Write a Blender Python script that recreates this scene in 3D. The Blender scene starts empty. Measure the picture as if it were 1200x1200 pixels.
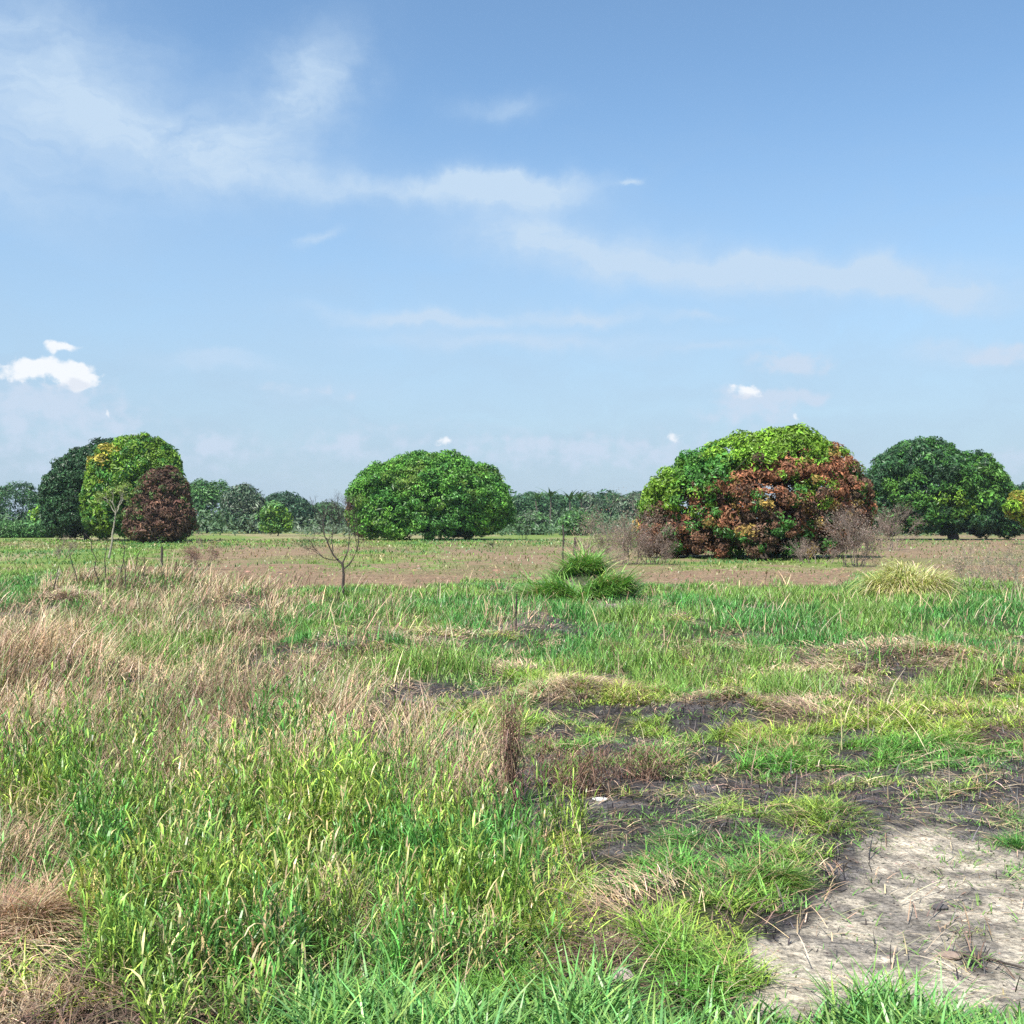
import bpy, math
import numpy as np
from math import radians, pi

SEED = 11
rng = np.random.default_rng(SEED)
F, H, HOR = 1287.0, 2.4, 612.0          # focal length in photo pixels, eye height (m), horizon row
scene = bpy.context.scene
COL = scene.collection
f32 = np.float32

# ------------------------------------------------------------------ noise
def _hash(ix, iy, s):
    h = (ix.astype(np.int64) * 374761393 + iy.astype(np.int64) * 668265263 + s * 974634777) & 0xffffffff
    h = ((h ^ (h >> 13)) * 1274126177) & 0xffffffff
    return ((h ^ (h >> 16)) & 0xffff) / 65535.0
def vn(x, y, s=0):
    x = np.asarray(x, float); y = np.asarray(y, float)
    ix = np.floor(x); iy = np.floor(y); fx = x - ix; fy = y - iy
    fx = fx * fx * (3 - 2 * fx); fy = fy * fy * (3 - 2 * fy)
    a = _hash(ix, iy, s); b = _hash(ix + 1, iy, s); c = _hash(ix, iy + 1, s); d = _hash(ix + 1, iy + 1, s)
    return (a * (1 - fx) + b * fx) * (1 - fy) + (c * (1 - fx) + d * fx) * fy
def fbm(x, y, s=0, o=3):
    t = 0; a = 0.5; n = 0
    for i in range(o):
        t = t + a * vn(x * 2 ** i, y * 2 ** i, s + i); n += a; a *= .5
    return t / n
def sm(a, b, x):
    t = np.clip((x - a) / (b - a), 0, 1); return t * t * (3 - 2 * t)

def sv(y, lo=1.0, hi=5.0):
    """depth coordinate that matches a feature size growing like y / 9"""
    a, b = 9 * lo, 9 * hi; y = np.asarray(y, float)
    return np.where(y < a, y / lo, np.where(y < b, a / lo + 9 * np.log(np.maximum(y, 1e-3) / a), a / lo + 9 * math.log(b / a) + (y - b) / hi))
def p2g(px, py):
    y = F * H / (py - HOR); return (px - 600) * y / F, y
def mpx(D): return D / F                 # metres per photo pixel at distance D

# ------------------------------------------------------------------ what grows where (plan of the field, rows run away from the viewer)
ROWS = [
 (616, ".............................."),
 (632, "........................PPPPPP"),
 (640, "......PPPPP..PPPPPP.....PPPPPP"),
 (650, ".....PPPPP..PPPPPPP.PP..PPPPPP"),
 (660, "......PPP...P.PPPPP......PPPPP"),
 (668, "..PPPPPPPPPPPPPPPPPPPPPPPPPPPP"),
 (676, "LLLPPPPPPPPPPPPPPPPPPPPPPLPPPP"),
 (684, "LLMLMPPPPPPPPPPLLPPPPPPPPLLLLP"),
 (692, "LLMMMMSSMLLLLLLLLLLLLLLLLLLLLL"),
 (700, "LLLMLMMDMLLLLLLLLLLLLLLLLLLLLL"),
 (712, "LLSMLMMSMLLLLLLLLeeeLLLLLLLLLL"),
 (724, "MLMMMLDSMLLLLLMeLLeSeeLLLLLLLL"),
 (740, "MDMMLMDSLLMSSLeBLLLLLLLLLLLLLL"),
 (755, "DDDLDMLDLSSSSSLLLLSLLSLLLLLSLL"),
 (770, "DDDDMLDMDSSMYLYSLLSSLLSSSSSSSS"),
 (785, "DDDDMDDSSSSLLLLSYLLLSSLLSBSSLS"),
 (800, "DDDDDDDBDSLLLLYYSSYLLYLLLLSSYY"),
 (820, "DDDGDDDSSDDBBBYYSYYYSBBSSYYSYY"),
 (840, "DDDDDDDDDDSBBYYYgYYYBBSSYYYYYS"),
 (860, "DDDBDDDDDDDDgYYYYYYYBYYYYYYYSS"),
 (880, "DDDGDDDDDDSDDDBBBYBYYYYYYYYYYY"),
 (905, "DDDDBDDGDDDDDDDBBBBYYBBBBBBgYY"),
 (930, "DGDDGDDDDDGDDDDBBBBBBBBBBBBBBB"),
 (955, "GGGDGGGGGGGGGGDBBBBBBYYgBBBBBB"),
 (980, "DGGGGDGGGGGGDGGGYgBgBgYYBBsABg"),
 (1010,"DDGGGGGGGGGGGGGGYgBBgBgBBAAsAA"),
 (1040,"DDGGDGGGGGGGGGGDYYYYgYYBAAAAAs"),
 (1070,"SDGGGGGGGDGGGGGYYYSYYYBBAAAAAA"),
 (1100,"SDGGGGGGGGGGGGGYSSYYYYBAAAAsAA"),
 (1130,"SSSGGDGGGGDGGGGYSSYYYYAAAAAABA"),
 (1160,"SSSSGGGGGSGGGGGYSSYYYYAAAAAAAA"),
 (1190,"SSSSGSGSGFFYYYYFFFYFFYAAAAAAAA"),
 (1230,"SSSSGSGFFFFFFFFFFFFFFFFFFFFFFF"),
 (1300,"SSSGGGGFFFFFFFFFFFFFFFFFFFFFFF"),
 (1500,"SSGGGGFFFFFFFFFFFFFFFFFFFFFFFF"),
]
TYPES = ".PLMSDYGFBeAgs"
assert all(len(r) == 30 for _, r in ROWS), [p for p, r in ROWS if len(r) != 30]
RP = np.array([p for p, _ in ROWS], float)
ONE = np.array([[[1.0 if ch == t else 0.0 for ch in r] for _, r in ROWS] for t in TYPES])
def cover(x, y, warp=1.0):
    """weights (types, n) of every ground cover at ground points x, y"""
    x = np.asarray(x, float); y = np.maximum(np.asarray(y, float), 1.6)
    ys = np.maximum(y, 2.0); s = np.clip(ys / 9, .6, 5); v = sv(ys, .6, 5); u = x / s; u, v = u * .86 + v * .5, v * .86 - u * .5
    px = 600 + F * x / ys + warp * 85 * (fbm(u / .9, v / .9, 31, 4) - .5) * 2
    py = HOR + F * H / ys
    ri = np.interp(py, RP, np.arange(len(RP))) + warp * 1.9 * (fbm(u / .8, v / .8, 57, 4) - .5) * 2
    ri = np.where(py < 690, ri * .45 + .55 * np.interp(py, RP, np.arange(len(RP))), ri)
    ci = (px - 20) / 40
    ri = np.clip(ri, 0, len(RP) - 1.001); ci = np.clip(ci, 0, 28.999)
    r0 = ri.astype(int); c0 = ci.astype(int); fr = ri - r0; fc = ci - c0
    
    W = (ONE[:, r0, c0] * (1 - fr) * (1 - fc) + ONE[:, r0 + 1, c0] * fr * (1 - fc)
         + ONE[:, r0, c0 + 1] * (1 - fr) * fc + ONE[:, r0 + 1, c0 + 1] * fr * fc)
    for k in range(len(W)):
        nz = .55 * vn(u / .34, v / .34, 400 + k) + .45 * vn(u / .12, v / .12, 500 + k) - .5
        W[k] = W[k] * np.exp(7.5 * nz)
    W = W / (W.sum(0) + 1e-9)
    # charred gaps in the growth
    gap = sm(.60, .68, fbm(u / .75 + 11, v / .55, 611, 3)) * sm(8.5, 11, ys) * (1 - sm(26, 34, ys))
    bi = TYPES.index('B')
    for t, f in (('L', .75), ('Y', .9), ('S', .9), ('M', .8), ('D', .8)):
        k = TYPES.index(t); mv = W[k] * gap * f; W[k] = W[k] - mv; W[bi] = W[bi] + mv
    return W

MOUNDS = []
def mound(px, py, wpx, dep, h):
    x, y = p2g(px, py); MOUNDS.append((x, y, wpx * mpx(y), dep, h))
mound(150, 695, 75, 3.0, .62); mound(75, 712, 45, 2.0, .35); mound(270, 712, 60, 2.4, .45)
mound(684, 700, 32, 1.3, .95); mound(650, 706, 32, 1.6, .42); mound(716, 705, 28, 1.3, .36); mound(628, 735, 34, 1.1, .28); mound(740, 715, 50, 1.2, .15)
mound(60, 800, 90, 1.4, .30); mound(330, 850, 90, 1.0, .22); mound(880, 838, 75, .55, .24)
mound(1120, 778, 60, 1.1, .26); mound(430, 765, 60, 1.6, .22); mound(770, 890, 60, .6, .14)
mound(900, 1020, 40, .35, .07); mound(980, 965, 70, .4, .09); mound(650, 820, 60, 1., .18)
def hgt(x, y):
    x = np.asarray(x, float); y = np.asarray(y, float)
    d = np.hypot(x, y); k = 1 - sm(60, 140, d)
    bare = sm(1.2, 2.2, x) * (1 - sm(8.5, 9.5, y)); hum = sm(6, 14, y) * (1 - sm(30, 38, y)) * (1 - bare)
    z = k * (.20 * (fbm(x / 4.1, y / 4.1, 3) - .5) + (.05 + .17 * hum) * (fbm(x / 1.1, y / 1.3, 9, 2) - .5) + .16 * hum * (fbm(x / 2.6, y / 2.9, 13, 2) - .5))
    for cx, cy, sx, sy, h in MOUNDS:
        z = z + h * np.exp(-((x - cx) / sx) ** 2 - ((y - cy) / sy) ** 2)
    return z

# ------------------------------------------------------------------ mesh helpers
def make_mesh(name, V, Fc, cols=None, smooth=False, mat=None):
    me = bpy.data.meshes.new(name)
    V = np.ascontiguousarray(V, f32); Fc = np.ascontiguousarray(Fc, np.int32)
    n, k = Fc.shape
    me.vertices.add(len(V)); me.vertices.foreach_set("co", V.ravel())
    me.loops.add(n * k); me.loops.foreach_set("vertex_index", Fc.ravel())
    me.polygons.add(n); me.polygons.foreach_set("loop_start", np.arange(0, n * k, k, dtype=np.int32))
    me.polygons.foreach_set("use_smooth", np.full(n, smooth))
    me.update(calc_edges=True)
    if cols is not None:
        a = me.attributes.new("col", 'FLOAT_COLOR', 'POINT')
        c = np.ones((len(V), 4), f32); c[:, :3] = cols; a.data.foreach_set("color", c.ravel())
    if mat: me.materials.append(mat)
    return me
def link(name, me, parent=None, **props):
    o = bpy.data.objects.new(name, me); COL.objects.link(o)
    if parent is not None: o.parent = parent
    for k, v in props.items(): o[k] = v
    return o
def thing(name, label, cat, loc=(0, 0, 0), group=None):
    o = bpy.data.objects.new(name, None); COL.objects.link(o); o.location = loc; o.empty_display_size = .3
    o["label"] = label; o["category"] = cat
    if group: o["group"] = group
    return o

def leafmat(name, transl=.35, rough=.55, tcol=1.25):
    m = bpy.data.materials.new(name); m.use_nodes = True; nt = m.node_tree; nt.nodes.clear()
    N = nt.nodes.new; L = nt.links.new
    out = N("ShaderNodeOutputMaterial"); mix = N("ShaderNodeMixShader"); mix.inputs[0].default_value = transl
    p = N("ShaderNodeBsdfPrincipled"); p.inputs["Roughness"].default_value = rough
    p.inputs["Specular IOR Level"].default_value = .3
    t = N("ShaderNodeBsdfTranslucent"); a = N("ShaderNodeAttribute"); a.attribute_name = "col"
    v = N("ShaderNodeVectorMath"); v.operation = 'MULTIPLY'; v.inputs[1].default_value = (tcol, tcol * 1.05, tcol * .7)
    L(a.outputs["Color"], p.inputs["Base Color"]); L(a.outputs["Color"], v.inputs[0]); L(v.outputs[0], t.inputs[0])
    L(p.outputs[0], mix.inputs[1]); L(t.outputs[0], mix.inputs[2]); L(mix.outputs[0], out.inputs[0])
    return m
M_GRASS = leafmat("grass_blade", .17, .36, 1.15)
M_STRAW = leafmat("dry_straw", .12, .7, 1.0)
M_LEAF = leafmat("tree_leaf", .12, .42, 1.1)
M_DEADLEAF = leafmat("scorched_leaf", .2, .75, 1.1)
def barkmat(name, c1, c2, sc=9):
    m = bpy.data.materials.new(name); m.use_nodes = True; nt = m.node_tree; p = nt.nodes["Principled BSDF"]
    tc = nt.nodes.new("ShaderNodeTexCoord"); no = nt.nodes.new("ShaderNodeTexNoise"); no.inputs["Scale"].default_value = sc
    no.inputs["Detail"].default_value = 6
    cr = nt.nodes.new("ShaderNodeValToRGB"); cr.color_ramp.elements[0].color = (*c1, 1); cr.color_ramp.elements[1].color = (*c2, 1)
    cr.color_ramp.elements[0].position = .35; cr.color_ramp.elements[1].position = .65
    b = nt.nodes.new("ShaderNodeBump"); b.inputs["Strength"].default_value = .5; b.inputs["Distance"].default_value = .02
    nt.links.new(tc.outputs["Object"], no.inputs["Vector"]); nt.links.new(no.outputs["Fac"], cr.inputs[0])
    nt.links.new(cr.outputs[0], p.inputs["Base Color"]); nt.links.new(no.outputs["Fac"], b.inputs["Height"])
    nt.links.new(b.outputs[0], p.inputs["Normal"]); p.inputs["Roughness"].default_value = .9
    return m
M_BARK = barkmat("mango_bark", (.05, .04, .032), (.13, .105, .085))
M_DARKWOOD = barkmat("dark_wood", (.03, .024, .02), (.09, .07, .055), 20)
M_GREYTWIG = barkmat("grey_twig", (.17, .12, .095), (.33, .26, .21), 8)
M_PALESTEM = barkmat("pale_stem", (.22, .19, .14), (.40, .36, .28), 12)
M_BROWNSTALK = barkmat("brown_stalk", (.09, .05, .035), (.26, .16, .11), 25)

# ------------------------------------------------------------------ ground
def ground():
    # fan-shaped grid: fine near the viewer, coarse far away
    r = [0.3]
    while r[-1] < 6: r.append(r[-1] + .06)
    while r[-1] < 90: r.append(r[-1] * 1.008)
    while r[-1] < 1600: r.append(r[-1] * 1.12)
    r = np.array(r)
    a1 = np.linspace(-48, 48, 460); a2 = np.linspace(48, 312, 66)[1:-1]
    ang = np.radians(np.concatenate([a1, a2]))
    R, A = np.meshgrid(r, ang, indexing='ij')
    X = R * np.sin(A); Y = R * np.cos(A)
    Z = hgt(X, Y); Z[0, :] = Z[0, :].mean()
    nr, na = R.shape
    V = np.stack([X, Y, Z], -1).reshape(-1, 3)
    i = np.arange(nr - 1)[:, None] * na; j = np.arange(na)[None, :]; j2 = (j + 1) % na
    Fc = np.stack([i + j, i + na + j, i + na + j2, i + j2], -1).reshape(-1, 4)[:, ::-1]
    x, y = V[:, 0], V[:, 1]
    W = cover(x, np.maximum(y, 3.5))
    back = y < 3.5
    pal = {'.': (.18, .25, .06), 'P': (.27, .19, .115), 'L': (.05, .07, .028), 'M': (.09, .085, .045), 'S': (.12, .09, .065),
           'D': (.11, .08, .055), 'Y': (.06, .062, .032), 'G': (.055, .055, .03), 'F': (.07, .09, .035), 'B': (.060, .054, .053),
           'e': (.26, .21, .17), 'A': (.56, .485, .37), 'g': (.07, .063, .055), 's': (.44, .38, .29)}
    c = np.zeros((len(V), 3))
    for k, t in enumerate(TYPES): c += W[k][:, None] * np.array(pal[t])
    w = dict(zip(TYPES, W))
    # ash grey and charcoal mottling of the burnt soil, soot spots creeping into the pale soil
    bur = w['B'] + w['g']
    ash = sm(.5, .75, fbm(x / .25, y / .25, 77)) * bur
    c = c * (1 - ash[:, None] * .6) + ash[:, None] * .6 * np.array((.20, .185, .18))
    n = .5 * fbm(x * 1.6, y * 2.6, 91, 4) + .5 * fbm(x * 6, y * 9, 93, 3)
    soot = sm(.49, .60, n) * (w['A'] + w['s']) * .72
    c = c * (1 - soot[:, None]) + soot[:, None] * np.array((.14, .125, .115))
    # far field: tan dry streaks in the green, green streaks in the ploughed soil
    far = sm(30, 60, y)
    st = fbm(x / 9, y / 14, 41, 4)
    tan = sm(.50, .62, st) * w['.'] * far * .7
    c = c * (1 - tan[:, None]) + tan[:, None] * np.array((.36, .28, .17))
    gr = sm(.56, .68, fbm(x / 7, y / 11, 47, 4)) * w['P'] * far * .6
    c = c * (1 - gr[:, None]) + gr[:, None] * np.array((.17, .19, .07))
    c[back] = (.10, .12, .05)
    me = make_mesh("ground", V, Fc, c, True)
    m = bpy.data.materials.new("field_soil"); m.use_nodes = True; nt = m.node_tree; p = nt.nodes["Principled BSDF"]
    N = nt.nodes.new; L = nt.links.new
    a = N("ShaderNodeAttribute"); a.attribute_name = "col"; tc = N("ShaderNodeTexCoord")
    n1 = N("ShaderNodeTexNoise"); n1.inputs["Scale"].default_value = 7; n1.inputs["Detail"].default_value = 9; n1.inputs["Roughness"].default_value = .72
    n2 = N("ShaderNodeTexNoise"); n2.inputs["Scale"].default_value = .9; n2.inputs["Detail"].default_value = 8; n2.inputs["Roughness"].default_value = .7
    vo = N("ShaderNodeTexVoronoi"); vo.inputs["Scale"].default_value = 22
    for q in (n1, n2, vo): L(tc.outputs["Object"], q.inputs["Vector"])
    r1 = N("ShaderNodeMapRange"); r1.inputs[1].default_value = .3; r1.inputs[2].default_value = .7; r1.inputs[3].default_value = .45; r1.inputs[4].default_value = 1.5
    r2 = N("ShaderNodeMapRange"); r2.inputs[1].default_value = .3; r2.inputs[2].default_value = .7; r2.inputs[3].default_value = .7; r2.inputs[4].default_value = 1.3
    L(n1.outputs["Fac"], r1.inputs[0]); L(n2.outputs["Fac"], r2.inputs[0])
    n3 = N("ShaderNodeTexNoise"); n3.inputs["Scale"].default_value = 38; n3.inputs["Detail"].default_value = 4; n3.inputs["Roughness"].default_value = .8; L(tc.outputs["Object"], n3.inputs["Vector"])
    r3 = N("ShaderNodeMapRange"); r3.inputs[1].default_value = .36; r3.inputs[2].default_value = .56; r3.inputs[3].default_value = .45; r3.inputs[4].default_value = 1.12; L(n3.outputs["Fac"], r3.inputs[0])
    mu = N("ShaderNodeMath"); mu.operation = 'MULTIPLY'; L(r1.outputs[0], mu.inputs[0]); L(r2.outputs[0], mu.inputs[1])
    mu3 = N("ShaderNodeMath"); mu3.operation = 'MULTIPLY'; L(mu.outputs[0], mu3.inputs[0]); L(r3.outputs[0], mu3.inputs[1]); mu = mu3
    vm = N("ShaderNodeVectorMath"); vm.operation = 'SCALE'; L(a.outputs["Color"], vm.inputs[0]); L(mu.outputs[0], vm.inputs["Scale"])
    L(vm.outputs[0], p.inputs["Base Color"]); p.inputs["Roughness"].default_value = .95; p.inputs["Specular IOR Level"].default_value = .15
    ad = N("ShaderNodeMath"); ad.operation = 'MULTIPLY_ADD'; ad.inputs[1].default_value = .35
    L(vo.outputs["Distance"], ad.inputs[0]); L(n1.outputs["Fac"], ad.inputs[2])
    b = N("ShaderNodeBump"); b.inputs["Strength"].default_value = .9; b.inputs["Distance"].default_value = .06
    L(ad.outputs[0], b.inputs["Height"]); L(b.outputs[0], p.inputs["Normal"])
    me.materials.append(m)
    link("ground", me, kind="structure", label="open field of burnt, ploughed and sandy ground")
ground()

# ------------------------------------------------------------------ grass
def blades(P, ht, wd, az, lean, bend, droop, col, tip=None, prof=(1, .9, .6, .06), twist=None):
    """one curved ribbon per row of P"""
    n = len(P); T = np.linspace(0, 1, len(prof)); k = len(prof)
    ca, sa = np.cos(az), np.sin(az)
    if twist is None: twist = rng.normal(0, .6, n)
    wx, wy = np.cos(az + pi / 2 + twist), np.sin(az + pi / 2 + twist)
    V = np.empty((n, k, 2, 3), f32); C = np.empty((n, k, 2, 3), f32)
    for i, t in enumerate(T):
        ho = ht * (lean * t + bend * t * t); z = ht * (t - droop * t * t)
        sx = P[:, 0] + ca * ho; sy = P[:, 1] + sa * ho; sz = P[:, 2] + z
        w = wd * prof[i] * .5
        for s, sg in ((0, -1), (1, 1)):
            V[:, i, s, 0] = sx + sg * wx * w; V[:, i, s, 1] = sy + sg * wy * w; V[:, i, s, 2] = sz
        cc = col if tip is None else col * (1 - t ** 2) + tip * t ** 2
        C[:, i, 0] = cc; C[:, i, 1] = cc
    b = (np.arange(n) * 2 * k)[:, None]
    q = np.array([[2 * i, 2 * i + 1, 2 * i + 3, 2 * i + 2] for i in range(k - 1)])
    Fc = (b[:, :, None] + q[None]).reshape(-1, 4)
    return V.reshape(-1, 3), Fc, C.reshape(-1, 3)
class Bag:
    def __init__(s): s.V = []; s.F = []; s.C = []; s.n = 0
    def add(s, V, Fc, C):
        s.V.append(V); s.F.append(Fc + s.n); s.C.append(np.broadcast_to(C, (len(V), 3))); s.n += len(V)
    def mesh(s, name, mat, smooth=False):
        return make_mesh(name, np.concatenate(s.V), np.concatenate(s.F), np.concatenate(s.C), smooth, mat)

def scatter(n, y0, y1, pw, types, sharp=.35, clump=.5, cs=.35, seed=5, edge=1.0):
    """random ground points between depths y0..y1, thinning with distance (density ~ y^-pw), kept where the cover is of the types"""
    u = rng.random(n); e = 2 - pw
    y = (y0 ** e + u * (y1 ** e - y0 ** e)) ** (1 / e) if abs(e) > 1e-3 else y0 * (y1 / y0) ** u
    x = (rng.random(n) * 2 - 1) * (y * .5 + 1.6)
    W = dict(zip(TYPES, cover(x, y, edge)))
    w = sum(W[t] * (types[t] if isinstance(types, dict) else 1) for t in types)
    s = cs * np.clip(y / 9, 1, 6)
    cl = fbm(x / s, sv(y, 1, 6) / cs, seed, 2)
    keep = rng.random(n) < w * (1 - clump + clump * sm(.32, .62, cl) * 1.0)
    x, y, cl = x[keep], y[keep], cl[keep]
    return np.stack([x, y, hgt(x, y) - .01], 1), cl
def arc(h, l, b):
    return h / np.sqrt(1 + (l + b) ** 2 * .55) * 1.15
def jit(base, n, s=.22, hue=.08):
    c = np.array(base)[None] * np.exp(rng.normal(0, s, (n, 1))) * np.exp(rng.normal(0, hue, (n, 3)))
    return c
def mixc(a, b, k): return a * (1 - k[:, None]) + b * k[:, None]
def wscale(y, ref=11, p=.85): return np.maximum(1, y / ref) ** p

# lush blue-green grass of the middle distance
def lush():
    bag = Bag()
    P, cl = scatter(420000, 13, 55, 1.3, {'L': 1, 'M': .45, 'e': .3, 'S': .12}, clump=.55, cs=.5, seed=15)
    n = len(P); y = P[:, 1]
    big = fbm(P[:, 0] / 3, y / 3.4, 71)
    ht = (.13 + .30 * sm(.3, .75, cl)) * rng.uniform(.6, 1.25, n) * (.75 + .6 * big) * (1 - .4 * sm(30, 38, y))
    c = mixc(jit((.09, .26, .058), n, .42), jit((.20, .33, .07), n, .40), sm(.40, .62, big) * .9)
    c = mixc(c, jit((.36, .29, .16), n), (rng.random(n) < .10).astype(float))
    bag.add(*blades(P, ht, .007 * wscale(y) * rng.uniform(.8, 1.6, n), rng.random(n) * 2 * pi, rng.uniform(0, .35, n), rng.uniform(.05, .6, n), rng.uniform(0, .35, n), c, c * (1.15, 1.1, 1.0)))
    link("lush_grass", bag.mesh("lush_grass", M_GRASS), kind="stuff", label="lush blue-green grass across the middle of the field")
lush()

# yellow-green grass of the nearer right half
def meadow():
    bag = Bag()
    P, cl = scatter(820000, 5.2, 26, 1.2, {'Y': 1, 'g': .6, 'S': .18, 'B': .11, 's': .16, 'A': .02, 'D': .05, 'e': .15, 'G': .05}, clump=.75, cs=.22, seed=25)
    n = len(P); x, y = P[:, 0], P[:, 1]
    big = fbm(x / 1.3, y / 1.6, 73)
    W = dict(zip(TYPES, cover(x, y)))
    lowk = np.clip(W['g'] + W['s'] + W['B'] + W['A'], 0, 1)
    ht = (.045 + .135 * sm(.3, .7, cl)) * rng.uniform(.5, 1.4, n) * (1 - .55 * lowk) * (.7 + .7 * vn(x / .8, y / .8, 75))
    c = mixc(jit((.28, .39, .065), n, .42), jit((.11, .28, .05), n, .42), sm(.40, .68, big))
    c = mixc(c, jit((.13, .29, .07), n, .25), lowk * .8)
    dry = rng.random(n) < .07 + .30 * sm(.55, .7, fbm(x / .9, y / .9, 79))
    c = mixc(c, jit((.42, .33, .18), n), dry.astype(float))
    le, be = rng.uniform(.1, 1.1, n), rng.uniform(.1, 1.2, n); ht = arc(ht, le, be)
    bag.add(*blades(P, ht, .0075 * wscale(y, 9) * rng.uniform(.6, 1.7, n), rng.random(n) * 2 * pi, le, be, rng.uniform(.1, .7, n), c, c * (1.25, 1.1, 1.0)))
    link("meadow_grass", bag.mesh("meadow_grass", M_GRASS), kind="stuff", label="short yellow-green grass around the burnt ground")
meadow()

# leafy stalk grass: every stalk carries arching leaves
def stalks(P, H0, leaves, ll, lw, c, az, leanr=.25, spread=(.5, 1.2), stalkw=.004):
    n = len(P); out = []
    lean = rng.uniform(0, leanr, n); bend = rng.uniform(0, leanr, n)
    out.append(blades(P, H0, np.full(n, stalkw), az, lean, bend, np.zeros(n), c * .85, prof=(1, 1, .9, .6)))
    for k in range(leaves):
        t = (k + .6 + rng.uniform(-.3, .3, n)) / leaves; t = np.clip(t, .08, 1)
        ho = H0 * (lean * t + bend * t * t)
        Q = P + np.stack([np.cos(az) * ho, np.sin(az) * ho, H0 * t], 1)
        a = az + k * 2.6 + rng.normal(0, .5, n)
        L = ll * rng.uniform(.6, 1.25, n) * (1.1 - .45 * t)
        v = rng.uniform(*spread, n)
        cc = c * np.exp(rng.normal(0, .17, (n, 1)))
        out.append(blades(Q, L * .75, lw * rng.uniform(.6, 1.3, n), a, v * .6, v * .55, rng.uniform(.15, .75, n), cc, cc * (1.3, 1.12, .95), prof=(.55, 1, .7, .05), twist=rng.normal(0, .35, n)))
    return out
def reeds():
    bag = Bag()
    P, cl = scatter(42000, 4.9, 12, .6, {'G': 1, 'D': .035}, clump=.92, cs=.2, seed=35)
    n = len(P); x, y = P[:, 0], P[:, 1]
    big = fbm(x / .8, y / .8, 83)
    H0 = (.18 + .44 * sm(.3, .7, cl)) * rng.uniform(.7, 1.2, n) * (.8 + .45 * sm(7, 10, y))
    c = mixc(jit((.24, .35, .062), n, .50), jit((.095, .245, .052), n, .50), sm(.38, .64, big))
    yl = rng.random(n) < .05 + .22 * sm(.5, .7, fbm(x / .7, y / .7, 89)); c = mixc(c, jit((.52, .45, .22), n), yl.astype(float))
    for b in stalks(P, H0, 6, .25, .0115 * wscale(y, 8), c, rng.random(n) * 2 * pi, .22, (.15, .75)): bag.add(*b)
    # undergrowth between the stalks
    P, cl = scatter(90000, 4.9, 12, .6, {'G': 1}, clump=.5, cs=.3, seed=36); n = len(P)
    c = jit((.14, .25, .05), n, .45); dr = rng.random(n) < .20; c = mixc(c, jit((.38, .29, .17), n), dr.astype(float))
    bag.add(*blades(P, rng.uniform(.08, .35, n), .007 * rng.uniform(.7, 1.5, n), rng.random(n) * 2 * pi, rng.uniform(.1, .8, n), rng.uniform(.2, 1.0, n), rng.uniform(.1, .6, n), c))
    link("leafy_grass", bag.mesh("leafy_grass", M_GRASS), kind="stuff", label="knee-high leafy green grass at the lower left")
reeds()

def front():
    bag = Bag()
    P, cl = scatter(26000, 3.9, 5.35, 0, {'F': 1}, clump=.35, cs=.35, seed=45, edge=.5)
    n = len(P); x, y = P[:, 0], P[:, 1]
    ht = (.12 + .19 * sm(.3, .7, cl)) * rng.uniform(.6, 1.3, n)
    le, be = rng.uniform(.05, .5, n), rng.uniform(.1, .9, n); ht = arc(ht, le, be)
    c = mixc(jit((.11, .28, .08), n, .38), jit((.22, .36, .09), n, .35), rng.random(n) ** 2)
    bag.add(*blades(P, ht, rng.uniform(.008, .017, n), rng.random(n) * 2 * pi, le, be, rng.uniform(.05, .5, n), c, c * (1.25, 1.12, 1), prof=(.8, 1, .9, .6, .05)))
    link("verge_grass", bag.mesh("verge_grass", M_GRASS), kind="stuff", label="broad green grass blades along the bottom edge")
front()

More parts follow.
